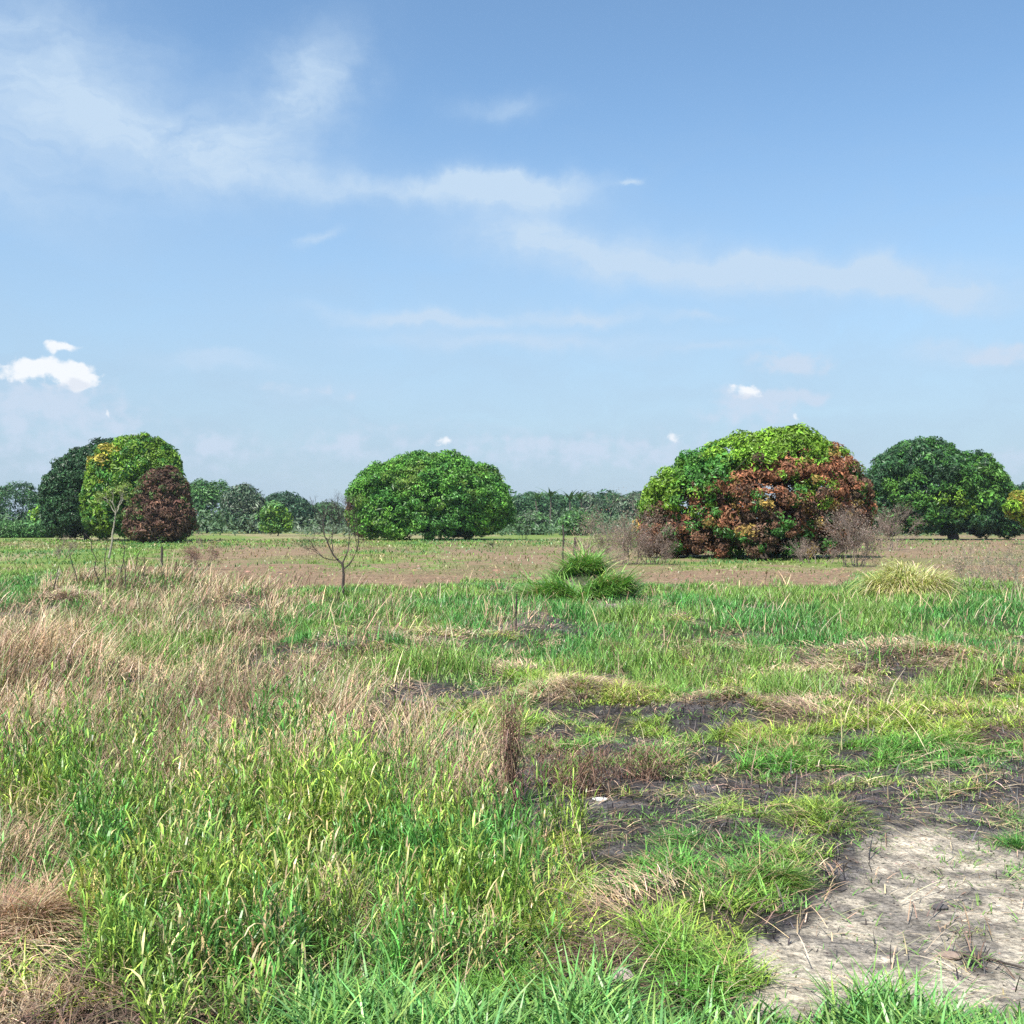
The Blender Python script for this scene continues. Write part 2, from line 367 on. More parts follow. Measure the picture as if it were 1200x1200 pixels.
# dry straw: standing stalks on the left, matted bands elsewhere
def straw():
    bag = Bag()
    P, cl = scatter(340000, 5, 44, 1.25, {'D': 1, 'M': .5, 'G': .08, 'L': .025, 'Y': .02}, clump=.65, cs=.28, seed=55)
    n = len(P); x, y = P[:, 0], P[:, 1]
    big = fbm(x / 1.5, y / 2, 93); red = fbm(x / .9, y / 1.1, 97)
    ht = (.18 + .48 * sm(.35, .7, cl) * (.45 + .9 * big)) * rng.uniform(.45, 1.25, n) * np.where(y < 7.2, .55, 1) * np.where(y > 18, 1.15, 1)
    c = mixc(jit((.51, .37, .23), n, .40), jit((.20, .12, .08), n, .38), sm(.46, .64, red) * .85)
    c = mixc(c, jit((.68, .55, .38), n, .12), (rng.random(n) < .10).astype(float))
    gk = sm(.48, .62, fbm(x / 1.0, y / 1.2, 101)) * .9
    c = mixc(c, jit((.20, .29, .09), n, .25), (rng.random(n) < .10 + gk * .4).astype(float))
    wind = rng.normal(.5, 1.3, n)
    bag.add(*blades(P, ht, .0045 * wscale(y, 8, .95) * rng.uniform(.7, 1.6, n), wind, rng.uniform(0, .55, n), rng.uniform(0, .6, n), rng.uniform(0, .4, n), c, prof=(1, .9, .7, .25)))
    # short bent-over leaves on the stalks
    P2, cl2 = scatter(130000, 5, 40, 1.25, {'D': 1, 'M': .25}, clump=.5, cs=.4, seed=55); m = len(P2)
    P2[:, 2] += rng.uniform(0, .45, m) * sm(.3, .7, cl2)
    c2 = mixc(jit((.48, .34, .20), m, .40), jit((.19, .115, .075), m, .35), sm(.45, .62, fbm(P2[:, 0] / .9, P2[:, 1] / 1.1, 97)))
    bag.add(*blades(P2, rng.uniform(.05, .16, m), .006 * wscale(P2[:, 1], 8) * rng.uniform(.6, 1.4, m), rng.random(m) * 2 * pi, rng.uniform(.3, 1.8, m), rng.uniform(0, 1.0, m), rng.uniform(.2, 1.6, m), c2))
    link("dry_grass", bag.mesh("dry_grass", M_STRAW), kind="stuff", label="standing dry straw-coloured grass across the left half")
    bag = Bag()
    P, cl = scatter(330000, 4.9, 36, 1.2, {'S': 1, 'M': .25, 'D': .35, 'e': .06, 'A': .035, 's': .10, 'g': .22, 'B': .12, 'Y': .08, 'G': .04}, clump=.5, cs=.5, seed=65)
    n = len(P); x, y = P[:, 0], P[:, 1]
    c = mixc(jit((.50, .37, .23), n, .40), jit((.17, .11, .08), n, .38), sm(.46, .62, fbm(x / .7, y / 1.0, 103)))
    P[:, 2] += .02 + rng.random(n) ** 2 * .10
    base = 2.2 * vn(x / 2.2, y / 2.2, 107) * pi
    L = rng.uniform(.15, .5, n)
    bag.add(*blades(P, L * .28, .0055 * wscale(y, 8, .95) * rng.uniform(.7, 1.5, n), base + rng.normal(0, .55, n), rng.uniform(1.5, 3.4, n), rng.uniform(-.8, .9, n), rng.uniform(.3, 1.3, n), c, prof=(1, .9, .8, .3)))
    link("flattened_straw", bag.mesh("flattened_straw", M_STRAW), kind="stuff", label="matted flattened straw in bands over the field")
straw()

# burnt stubble, charcoal bits
def burnt():
    bag = Bag()
    P, cl = scatter(150000, 5.0, 24, 1.1, {'B': 1, 'g': .7, 'e': .15, 's': .12, 'A': .03, 'S': .12}, clump=.4, cs=.25, seed=75)
    n = len(P)
    c = mixc(jit((.035, .032, .033), n, .3), jit((.17, .15, .145), n, .3), (rng.random(n) < .35).astype(float))
    c = mixc(c, jit((.27, .19, .13), n, .3), (rng.random(n) < .14).astype(float))
    up = (rng.random(n) < .22)
    L = rng.uniform(.05, .22, n)
    bag.add(*blades(P, np.where(up, L * .9, L * .18), .006 * wscale(P[:, 1], 9) * rng.uniform(.6, 1.6, n), rng.random(n) * 2 * pi, np.where(up, .3, rng.uniform(1, 5, n)), rng.uniform(-.4, .5, n), rng.uniform(0, .6, n), c, prof=(1, 1, .8, .4)))
    link("burnt_stubble", bag.mesh("burnt_stubble", M_STRAW), kind="stuff", label="charred grass stubble on the burnt soil")
burnt()

# far field turf: short coarse tufts
def turf():
    bag = Bag()
    P, cl = scatter(60000, 42, 150, 1.2, {'.': 1, 'P': .22}, clump=.6, cs=.5, seed=85)
    n = len(P); x, y = P[:, 0], P[:, 1]; big = fbm(x / 6, y / 9, 111)
    c = mixc(jit((.15, .27, .045), n, .3), jit((.30, .26, .12), n, .3), sm(.46, .62, big))
    c = mixc(c, jit((.08, .20, .05), n, .2), sm(.55, .62, fbm(x / 5, y / 8, 113)))
    bag.add(*blades(P, rng.uniform(.06, .20, n) * (1 + y / 150), .05 * (y / 70) * rng.uniform(.7, 1.5, n), rng.random(n) * 2 * pi, rng.uniform(0, .6, n), rng.uniform(0, .8, n), rng.uniform(.1, .4, n), c, prof=(1, .9, .3)))
    link("field_turf", bag.mesh("field_turf", M_GRASS), kind="stuff", label="short grass of the far field in front of the trees")
turf()

# clods and crumbs on bare soil
def crumbs():
    P, cl = scatter(90000, 4.9, 60, 1.15, {'A': .55, 's': .6, 'B': .7, 'g': .7, 'e': .7, 'P': .8}, clump=.3, cs=.3, seed=95)
    n = len(P); x, y = P[:, 0], P[:, 1]
    W = dict(zip(TYPES, cover(x, y)))
    s = rng.uniform(.003, .011, n) * wscale(y, 9, .8) * np.where(rng.random(n) < .04, 2.6, 1)
    base = np.array([[1, 0, 0], [0, 1, 0], [-1, 0, 0], [0, -1, 0], [0, 0, .8], [0, 0, -.6]], float)
    fa = np.array([[0, 1, 4], [1, 2, 4], [2, 3, 4], [3, 0, 4], [1, 0, 5], [2, 1, 5], [3, 2, 5], [0, 3, 5]])
    th = rng.random(n) * pi; B = base[None] * rng.uniform(.6, 1.4, (n, 6, 1))
    bx = B[..., 0] * np.cos(th)[:, None] - B[..., 1] * np.sin(th)[:, None]; by = B[..., 0] * np.sin(th)[:, None] + B[..., 1] * np.cos(th)[:, None]
    V = np.stack([bx * rng.uniform(.8, 1.8, (n, 1)), by, B[..., 2] * .7], -1) * s[:, None, None] + P[:, None, :] + np.array([0, 0, .012])
    c = mixc(jit((.42, .33, .24), n, .2), jit((.08, .07, .065), n, .3), np.clip(W['B'] + W['g'] + (rng.random(n) < .3) * (W['A'] + W['s']), 0, 1))
    pk = np.clip(W['P'], 0, 1); c = mixc(c, jit((.23, .15, .095), n, .3), pk)
    Fc = (np.arange(n)[:, None, None] * 6 + fa[None]).reshape(-1, 3)
    me = make_mesh("soil_crumbs", V.reshape(-1, 3), Fc, np.repeat(c, 6, 0), False, M_STRAW)
    link("soil_debris", me, kind="stuff", label="crumbs and small clods on the bare soil")
crumbs()

# ------------------------------------------------------------------ woody things
def tube(bag, pts, rad, col=(.3, .3, .3), sides=5):
    pts = np.asarray(pts, float); k = len(pts)
    rad = np.asarray(rad, float)
    T = np.gradient(pts, axis=0); T /= np.linalg.norm(T, axis=1, keepdims=True) + 1e-9
    ref = np.where(np.abs(T[:, 2:3]) > .9, np.array([[1., 0, 0]]), np.array([[0, 0, 1.]]))
    A = np.cross(T, ref); A /= np.linalg.norm(A, axis=1, keepdims=True) + 1e-9; B = np.cross(T, A)
    th = np.arange(sides) * 2 * pi / sides
    V = pts[:, None] + rad[:, None, None] * (np.cos(th)[None, :, None] * A[:, None] + np.sin(th)[None, :, None] * B[:, None])
    i = np.arange(k - 1)[:, None] * sides; j = np.arange(sides)[None]; j2 = (j + 1) % sides
    Fc = np.stack([i + j, i + j2, i + sides + j2, i + sides + j], -1).reshape(-1, 4)
    bag.add(V.reshape(-1, 3), Fc, np.array(col, float)[None])
def curve(p0, p1, bow, n=6, wob=.03):
    p0 = np.array(p0, float); p1 = np.array(p1, float); t = np.linspace(0, 1, n)[:, None]
    L = np.linalg.norm(p1 - p0)
    w = rng.normal(0, wob * L, (n, 3)); w[0] = 0
    return p0 * (1 - t) + p1 * t + np.array(bow) * (4 * t * (1 - t)) + w * np.minimum(1, t * 3)
def branchy(bag, p, d, L, r, depth, spread=.55, ratio=.72, kids=(2, 3), up=.15, tips=None, wob=.06, sides=5):
    d = d / np.linalg.norm(d); q = p + d * L
    pts = curve(p, q, rng.normal(0, wob * L, 3), 5, .02); tube(bag, pts, np.linspace(r, r * .68, 5), sides=sides)
    if depth == 0:
        if tips is not None: tips.append(pts[-1])
        return
    for k in range(rng.integers(kids[0], kids[1] + 1)):
        nd = d + rng.normal(0, spread, 3) + np.array([0, 0, up])
        branchy(bag, pts[-1] if k < 2 else pts[3], nd, L * ratio * rng.uniform(.75, 1.15), r * .66, depth - 1, spread, ratio, kids, up, tips, wob, max(3, sides - 1))

def leaf_cards(C, Nn, size, col, down=.5):
    """one folded leaf per row: centre, normal, size"""
    n = len(C)
    Nn = Nn / (np.linalg.norm(Nn, axis=1, keepdims=True) + 1e-9)
    ax = rng.normal(0, 1, (n, 3)); ax[:, 2] -= down
    ax -= (ax * Nn).sum(1, keepdims=True) * Nn; ax /= np.linalg.norm(ax, axis=1, keepdims=True) + 1e-9
    sd = np.cross(Nn, ax); s = size[:, None]
    V = np.stack([C - ax * s * .5, C + sd * s * .2 + Nn * s * .06, C + ax * s * .5 - Nn * s * .08, C - sd * s * .2 + Nn * s * .06], 1)
    Fc = np.arange(n * 4).reshape(n, 4)
    return V.reshape(-1, 3), Fc, np.repeat(col, 4, 0)
def sphere_dirs(n, zmin=-1.0):
    z = rng.uniform(zmin, 1, n); a = rng.random(n) * 2 * pi; r = np.sqrt(1 - z * z)
    return np.stack([r * np.cos(a), r * np.sin(a), z], 1)

def domed_tree(name, label, D, base_py, lobes, colour, boughs, per, leaf, bough_r, trunk=None, group=None, split=None, cat="tree", zmin=-.95, depth=.85, inner=.3, limbs=6, flat=.75, mat=M_LEAF, skirt=True, gap=.11):
    boughs = int(boughs * 1.9); per = int(per * .72); bough_r *= .84; leaf *= .86; inside = []
    """lobes: (centre x, centre row, half width, half height) as seen from the road; built at distance D with full depth.
    colour(px, py, n) -> per-leaf colours and a bool 'scorched' flag per bough"""
    k = mpx(D); cx = np.mean([l[0] for l in lobes]); ox = (cx - 600) * k
    gz = H - (base_py - HOR) * k
    gz = 0.0 if D < 200 else min(gz, 0.0)
    root = thing(name, label, cat, (ox, D, gz), group)
    Ls = [((l[0] - cx) * k, 0 if len(l) < 5 else l[4], H + (HOR - l[1]) * k - gz, l[2] * k, l[2] * k * depth, l[3] * k) for l in lobes]
    area = np.array([l[3] * l[5] for l in Ls]); area /= area.sum()
    C = []; R = []; O = []
    for (x, y, z, rx, ry, rz), a in zip(Ls, area):
        m = int(boughs * a * 1.25); d = sphere_dirs(m, zmin)
        s = 1 - bough_r / max(rx, rz) * .8 + .09 * (vn(d[:, 0] * 3.5 + 7, d[:, 2] * 3.5 + d[:, 1] * 2, 19) - .5) * 2 + .06 * (vn(d[:, 0] * 9 + 3, d[:, 2] * 9 + d[:, 1] * 6, 29) - .5) * 2
        ins = rng.random(m) < inner; s = np.where(ins, s * rng.uniform(.55, .85, m), s)
        hd = np.hypot(d[:, 0], d[:, 1]) + 1e-6; want = np.where(d[:, 2] < 0, np.sqrt(np.clip(1 - (np.abs(d[:, 2])) ** 6, .2, 1)), hd)
        if not skirt: want = hd
        q = d.copy(); q[:, 0] *= want / hd; q[:, 1] *= want / hd
        if skirt and z - rz < rz * .75: q[:, 2] = np.where(q[:, 2] < 0, q[:, 2] * max(1.0, (z - .1) / rz), q[:, 2])
        p = np.array([x, y, z]) + q * s[:, None] * np.array([rx, ry, rz])
        C.append(p); O.append(d); inside.append(ins)
    C = np.concatenate(C); O = np.concatenate(O)
    keep = np.ones(len(C), bool)
    for (x, y, z, rx, ry, rz) in Ls:
        e = ((C[:, 0] - x) / rx) ** 2 + ((C[:, 1] - y) / ry) ** 2 + ((C[:, 2] - z) / rz) ** 2
        keep &= e > .28
    keep &= C[:, 2] > bough_r * .35 + gap * max(l[5] for l in Ls) * (.25 + .9 * vn(C[:, 0] / bough_r / 2.5, C[:, 1] / bough_r / 2.5, 37))
    C = C[keep]; O = O[keep]; inside = np.concatenate(inside)[keep]; n = len(C)
    px = 600 + cx - 600 + C[:, 0] / k; py = HOR - (C[:, 2] + gz - H) / k
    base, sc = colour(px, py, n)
    rr = bough_r * rng.uniform(.7, 1.45, n) * np.where(inside, 1.7, 1)
    N_ = n * per; idx = np.repeat(np.arange(n), per)
    d = sphere_dirs(N_) + O[idx] * .75; d /= np.linalg.norm(d, axis=1, keepdims=True)
    rad = rng.random(N_) ** .25 * rr[idx]
    off = d * rad[:, None]; off[:, 2] *= flat
    P = C[idx] + off
    nn = d + rng.normal(0, .55, (N_, 3)) + np.array([0, 0, .35])
    col = base[idx] * np.exp(rng.normal(0, .30, (N_, 1))) * np.exp(rng.normal(0, .05, (N_, 3)))
    size = leaf * rng.uniform(.6, 1.4, N_)
    size = np.where(inside[idx], size * 1.7, size); P[:, 2] = np.maximum(P[:, 2], .08)
    lk = np.repeat(sc, per)
    for flag, pn, mt in ((False, "crown", mat), (True, "scorched_foliage", M_DEADLEAF)):
        s = lk == flag
        if s.sum() < 50: continue
        o = link(pn, make_mesh(pn, *leaf_cards(P[s], nn[s], size[s], col[s]), False, mt), root)
        if flag: o["label"] = "rust-brown scorched leaves"
    # trunk and limbs
    tb = Bag(); hz = max(l[2] for l in Ls); w = max(l[3] for l in Ls)
    tr = trunk or w * .055
    tube(tb, curve((0, 0, -.2), (rng.normal(0, .2), 0, hz * .32), (0, 0, 0), 6, .02), np.linspace(tr * 1.35, tr * .8, 6), sides=9)
    link("trunk", tb.mesh("trunk", M_BARK, True), root)
    for i in range(limbs):
        lb = Bag(); a = 2 * pi * i / limbs + rng.normal(0, .2); q = (math.cos(a) * w * rng.uniform(.45, .75), math.sin(a) * w * depth * rng.uniform(.45, .75), hz * rng.uniform(.5, .82))
        p0 = (0, 0, hz * rng.uniform(.12, .3)); pts = curve(p0, q, (0, 0, -hz * .08), 7, .025)
        tube(lb, pts, np.linspace(tr * .55, tr * .14, 7), sides=7)
        for j in range(3):
            s = pts[3 + j]; tube(lb, curve(s, s + rng.normal(0, w * .16, 3) + np.array([0, 0, hz * .12]), (0, 0, 0), 4, .05), np.linspace(tr * .2, tr * .06, 4), sides=5)
        link("limb", lb.mesh("limb", M_BARK, True), root)
    return root

YG = np.array((.165, .29, .028)); GR = np.array((.06, .17, .03)); DG = np.array((.03, .075, .028)); YE = np.array((.36, .30, .05))
RU = np.array((.29, .128, .066)); BR = np.array((.145, .088, .058)); DK = np.array((.045, .075, .04))
def pick(px, py, n, f):
    c, s = f(px + rng.normal(0, 9, n), py + rng.normal(0, 7, n), n)
    return c * np.exp(rng.normal(0, .18, (n, 1))), s
def ell(px, py, x, y, a, b): return ((px - x) / a) ** 2 + ((py - y) / b) ** 2

# the large half-scorched tree
def f_big(px, py, n):
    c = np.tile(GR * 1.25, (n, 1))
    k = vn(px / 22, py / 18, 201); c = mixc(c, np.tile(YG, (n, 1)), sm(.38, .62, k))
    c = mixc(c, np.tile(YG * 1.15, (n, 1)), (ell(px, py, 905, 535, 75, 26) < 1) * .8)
    b = (ell(px, py, 920, 606, 122, 66) < 1) | (ell(px, py, 775, 625, 42, 26) < 1) | (ell(px, py, 995, 560, 42, 34) < 1) | (ell(px, py, 845, 625, 75, 34) < 1)
    g = ((ell(px, py, 885, 632, 34, 18) < 1) & (rng.random(n) < .55)) | (rng.random(n) < .20)
    b &= ~g
    cb = mixc(np.tile(BR, (n, 1)), np.tile(RU, (n, 1)), sm(.30, .58, vn(px / 17, py / 15, 203)))
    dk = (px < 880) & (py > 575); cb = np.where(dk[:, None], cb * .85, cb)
    yl = rng.random(n) < .12; cb = np.where(yl[:, None], np.array((.32, .22, .06)), cb)
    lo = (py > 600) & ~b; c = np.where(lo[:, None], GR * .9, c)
    return np.where(b[:, None], cb, c), b
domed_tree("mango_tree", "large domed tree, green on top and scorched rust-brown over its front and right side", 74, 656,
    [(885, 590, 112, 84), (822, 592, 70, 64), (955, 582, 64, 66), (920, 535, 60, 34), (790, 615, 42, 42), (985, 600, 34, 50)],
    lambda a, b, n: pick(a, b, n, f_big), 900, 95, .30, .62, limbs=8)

def f_mid(px, py, n):
    c = mixc(np.tile(GR * 1.15, (n, 1)), np.tile((.11, .27, .035), (n, 1)), sm(.35, .65, vn(px / 14, py / 12, 211)))
    c = mixc(c, np.tile((.15, .24, .04), (n, 1)), sm(.6, .75, vn(px / 18, py / 12, 213)) * .8)
    e = (px < 413) & (py > 575); c = np.where(e[:, None], np.array((.20, .12, .08)), c)
    return c, e
domed_tree("mango_tree", "evenly round bushy green tree standing alone in the middle of the field", 150, 632,
    [(503, 587, 92, 50), (452, 584, 42, 45), (556, 586, 42, 44), (503, 568, 72, 38)],
    lambda a, b, n: pick(a, b, n, f_mid), 800, 85, .52, 1.05, limbs=9)

def f_l1(px, py, n):
    c = mixc(np.tile(DG, (n, 1)), np.tile(DG * 1.5, (n, 1)), vn(px / 12, py / 12, 221))
    return c, np.zeros(n, bool)
domed_tree("dark_tree", "very dark green rounded tree on the left of the bright yellow-green one", 146, 633,  # left part of the dome, built as a separate tree with darker leaves
    [(100, 577, 45, 55), (78, 588, 24, 44), (126, 560, 40, 47)], lambda a, b, n: pick(a, b, n, f_l1), 460, 80, .50, .95, limbs=6)
def f_l2(px, py, n):
    c = mixc(np.tile(YG * 1.0, (n, 1)), np.tile(GR * 1.2, (n, 1)), sm(.4, .65, vn(px / 12, py / 10, 231)))
    y = ell(px, py, 118, 535, 16, 16) < 1; c = np.where((y & (rng.random(n) < .7))[:, None], YE, c)
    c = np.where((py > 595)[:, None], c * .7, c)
    return c, np.zeros(n, bool)
domed_tree("bright_tree", "bright yellow-green domed tree with a golden patch on its upper left", 138, 634,
    [(160, 552, 52, 42), (140, 580, 40, 45), (185, 560, 26, 40)], lambda a, b, n: pick(a, b, n, f_l2), 520, 85, .48, .95, limbs=6)
def f_l3(px, py, n):
    c = mixc(np.tile(BR * .7, (n, 1)), np.tile((.19, .10, .068), (n, 1)), vn(px / 10, py / 10, 241))
    g = rng.random(n) < .20; return np.where(g[:, None], np.array((.09, .15, .04)), c), ~g
domed_tree("scorched_tree", "dead-leaved maroon-brown tree in front of the bright domed one", 128, 638,
    [(191, 583, 29, 38), (173, 603, 25, 26), (207, 604, 20, 28), (188, 610, 38, 26)], lambda a, b, n: pick(a, b, n, f_l3), 300, 75, .42, .8, limbs=5)

def f_r(px, py, n):
    c = mixc(np.tile(DG * 1.25, (n, 1)), np.tile(GR, (n, 1)), sm(.42, .6, vn(px / 15, py / 11, 251)))
    g = (ell(px, py, 1105, 588, 45, 18) < 1) | (ell(px, py, 1045, 572, 22, 14) < 1) | (ell(px, py, 1160, 560, 28, 30) < 1)
    c = np.where((g & (rng.random(n) < .75))[:, None], np.array((.085, .20, .03)), c)
    y = ell(px, py, 1095, 590, 26, 10) < 1; c = np.where((y & (rng.random(n) < .5))[:, None], YG, c)
    return c, np.zeros(n, bool)
domed_tree("spreading_tree", "broad dark green tree with a shoulder on its right and bare trunks below", 150, 633,
    [(1080, 564, 64, 48), (1040, 578, 30, 40), (1140, 570, 38, 42), (1166, 592, 24, 38), (1186, 606, 16, 24), (1080, 542, 46, 28), (1130, 590, 44, 26)],
    lambda a, b, n: pick(a, b, n, f_r), 780, 85, .50, 1.05, zmin=-.95, limbs=14, trunk=.6, gap=.17)
def simple(c1, c2, s=.2, sc=10):
    def f(px, py, n):
        return pick(px, py, n, lambda a, b, m: (mixc(np.tile(c1, (m, 1)), np.tile(c2, (m, 1)), sm(.35, .65, vn(a / sc, b / sc, 261))), np.zeros(m, bool)))
    return f
domed_tree("leafy_bush_tree", "small bright yellow-green tree at the right edge beyond the brown soil", 118, 637,
    [(1196, 592, 16, 16), (1212, 600, 18, 18)], simple(YG * 1.1, YE * .8), 130, 80, .35, .6, limbs=4, trunk=.15)

# ---- tree line
G1 = np.array((.065, .15, .05)); G2 = np.array((.05, .115, .055)); G3 = np.array((.10, .22, .06)); G4 = np.array((.11, .145, .09))
far = [
 ("round dark green tree cut by the left edge of the view", 210, 630, [(20, 594, 30, 30), (45, 600, 20, 24), (-25, 592, 30, 34)], G2, G1),
 ("pale green bush squeezed between two dark trees at far left", 180, 630, [(55, 606, 12, 18)], G3, YG),
 ("low light green bush below the dark tree at left", 170, 632, [(18, 622, 26, 8), (52, 620, 16, 8)], G3, G1),
 ("mid green tree just right of the scorched maroon one", 240, 626, [(232, 592, 20, 30), (252, 588, 18, 26)], G1, G3),
 ("grey-green thin tree with pale bare limbs showing through", 230, 626, [(283, 590, 20, 23), (298, 598, 12, 20)], G4, G2),
 ("smooth dark dome of a tree behind a small bright bush", 280, 625, [(332, 600, 30, 23), (352, 604, 18, 18)], G2, G2 * .8),
 ("small bright green bush in front of the smooth dark dome", 190, 628, [(320, 606, 12, 18), (330, 612, 12, 12)], G3, YG),
 ("low grey-green tree beyond the bare sapling", 290, 624, [(382, 606, 22, 16), (400, 610, 14, 12)], G4, G1),
 ("dark tree touching the right side of the lone round tree", 270, 625, [(608, 600, 20, 20)], G1, G2),
 ("bushy tree with banana fronds poking out above it", 300, 624, [(640, 598, 26, 19), (660, 596, 20, 16)], G1, G2),
 ("mid green tree in the wood right of the banana fronds", 310, 624, [(684, 597, 24, 18)], G1, G4),
 ("taller tree in the wood with a gently peaked top", 320, 624, [(712, 596, 24, 19), (722, 592, 14, 14)], G2, G1),
 ("last dark tree of the wood before the big scorched tree", 290, 624, [(748, 597, 26, 20)], G2, G4),
 ("dark tree glimpsed between the big scorched tree and its right neighbour", 260, 625, [(1016, 590, 26, 28)], G2, G1),
 ("distant blue-green tree peeping over the right edge", 270, 625, [(1186, 590, 22, 26), (1215, 588, 28, 30)], G2, G2),
 ("light green round bush low in the wood gap", 200, 630, [(675, 612, 18, 13), (690, 610, 10, 10)], G3, G3),
 ("distant tree seen under the left side of the spreading tree", 260, 625, [(1060, 602, 28, 20)], G2, G1),
 ("distant tree seen between the spreading tree's bare trunks", 265, 625, [(1105, 602, 28, 20)], G1, G4),
 ("distant tree seen under the right side of the spreading tree", 250, 625, [(1150, 602, 28, 20)], G2, G4),
 ("round tree at the left end of the wood, taller than its neighbours", 285, 624, [(622, 594, 18, 17)], G2, G1),
 ("grey-green bush beside a low dark one in the wood gap", 210, 629, [(622, 612, 18, 11)], G4, G3),
]
for lab, D, bp, lb, c1, c2 in far:
    small = max(l[2] for l in lb) < 20
    domed_tree("field_bush" if "bush " in lab[:30] and "bushy" not in lab else "distant_tree", lab, D, bp, lb, simple(c1, c2, sc=6), 150 if not small else 90, 60, .0026 * D, .0065 * D,
               group="trees and bushes along the horizon", limbs=4, inner=.25, cat="bush" if "bush " in lab[:30] and "bushy" not in lab else "tree")
# low scrub that closes the horizon
def scrub():
    n = 2600; y = rng.uniform(190, 420, n); x = (rng.random(n) * 2 - 1) * y * .62
    hh = (1.0 + 6.5 * vn(x / 13, y / 40, 301) ** 2 * (y / 300)) ; idx = np.repeat(np.arange(n), 26); m = len(idx)
    P = np.stack([x[idx] + rng.normal(0, 2.0, m), y[idx] + rng.normal(0, 1.5, m), rng.random(m) ** .8 * hh[idx]], 1)
    c = mixc(np.tile(G1, (n, 1)), np.tile(G4 * 1.1, (n, 1)), vn(x / 12, y / 30, 303))[idx] * np.exp(rng.normal(0, .2, (m, 1)))
    link("scrub_vegetation", make_mesh("scrub_vegetation", *leaf_cards(P, rng.normal(0, 1, (m, 3)) + np.array([0, -.6, .8]), rng.uniform(.5, 1.2, m), c), False, M_LEAF), kind="stuff", label="low scrub along the horizon behind the trees")
scrub()
# banana / palm fronds in the wood
for px, h, lab in ((630, 30, "palm with drooping fronds at the left of the wood gap"), (645, 33, "taller palm of the pair at the left of the wood gap"),
                   (668, 31, "palm with fan-like fronds over the middle of the wood"), (680, 29, "palm with upright fronds right of the fan-like one")):
    h = h - 4 + 7 * rng.random()
    D = 235; k = mpx(D); top = (h + 10) * k + H
    r = thing("palm_tree", lab, "palm", ((px - 600) * k, D, 0), "palms in the far wood")
    b = Bag(); tube(b, curve((0, 0, 0), (rng.normal(0, .3), 0, top - 2.2), (.1, 0, 0), 6, .01), np.linspace(.22, .15, 6), sides=7); link("trunk", b.mesh("trunk", M_BARK, True), r)
    m = 15; az = np.arange(m) * 2.4 + rng.random(m); P = np.tile([0, 0, top - 2.4], (m, 1)).astype(float)
    c = jit((.07, .15, .05), m, .2)
    b = Bag(); b.add(*blades(P, rng.uniform(2.0, 3.2, m), np.full(m, .55), az, rng.uniform(.1, .5, m), rng.uniform(.3, 1.0, m), rng.uniform(.1, .7, m), c, prof=(.4, 1, .9, .5, .05), twist=np.zeros(m)))
    link("fronds", b.mesh("fronds", M_LEAF), r)

# ---- bare sapling in the middle left
def at(px, py, dz=0):
    x, y = p2g(px, py); return (x, y, float(hgt(x, y)) + dz)
l = at(402, 700); k = mpx(l[1])
r = thing("bare_sapling", "small dark bare sapling forking low, standing in green grass at mid left", "tree", l)
b = Bag(); tube(b, [(0, 0, -.1), (.0, 0, .3), (.02, 0, .6), (-.02, 0, .95)], [.055, .046, .038, .036], sides=8)
link("trunk", b.mesh("trunk", M_DARKWOOD, True), r)
for p0, p1, bow, r0 in (((-.02, 0, .9), (-.62, .1, 1.95), (-.08, 0, -.12), .045), ((-.02, 0, .92), (.12, .2, 1.9), (.1, 0, 0), .034),
                        ((.0, 0, .75), (.42, -.1, 2.0), (.22, 0, -.1), .034), ((-.15, 0, 1.05), (-.75, -.2, 1.25), (0, 0, -.12), .026), ((-.3, 0, 1.25), (-.15, .1, 2.1), (-.1, 0, 0), .026)):
    b = Bag(); pts = curve(p0, p1, bow, 7, .015); r0 *= .72; tube(b, pts, np.linspace(r0, r0 * .4, 7), sides=6)
    for q in (3, 4, 5, 6, 6):
        dd = pts[6] - pts[3]; branchy(b, pts[q], dd / np.linalg.norm(dd) + rng.normal(0, .5, 3), .30, r0 * .42, 4, .5, .78, (2, 3), .25, sides=3)
    link("limb", b.mesh("limb", M_DARKWOOD, True), r)
r.scale = (1.05, 1.0, 1.16)

# ---- slender pale sapling with leaves at the top left
l = at(127, 655); k = mpx(l[1])
r = thing("slender_sapling", "slender pale-stemmed sapling with a thin leafy top before the bright tree", "tree", l)
b = Bag(); hh = 62 * k + 1.4; tips = []
pts = curve((0, 0, -.1), (.45, 0, hh * .62), (.05, 0, 0), 8, .008); tube(b, pts, np.linspace(.075, .045, 8), sides=7); link("trunk", b.mesh("trunk", M_PALESTEM, True), r)
b = Bag()
for a in (-.7, -.25, .2, .6): branchy(b, pts[-1], np.array([a, rng.normal(0, .4), 1.1]), .75, .032, 3, .45, .75, (2, 3), .15, tips, sides=5)
link("branches", b.mesh("branches", M_PALESTEM, True), r)
T = np.array(tips); m = len(T) * 9; P = np.repeat(T, 9, 0) + rng.normal(0, .13, (m, 3))
link("leaves", make_mesh("leaves", *leaf_cards(P, rng.normal(0, 1, (m, 3)) + np.array([0, -.3, .8]), rng.uniform(.12, .24, m), jit((.2, .27, .06), m, .2)), False, M_LEAF), r)

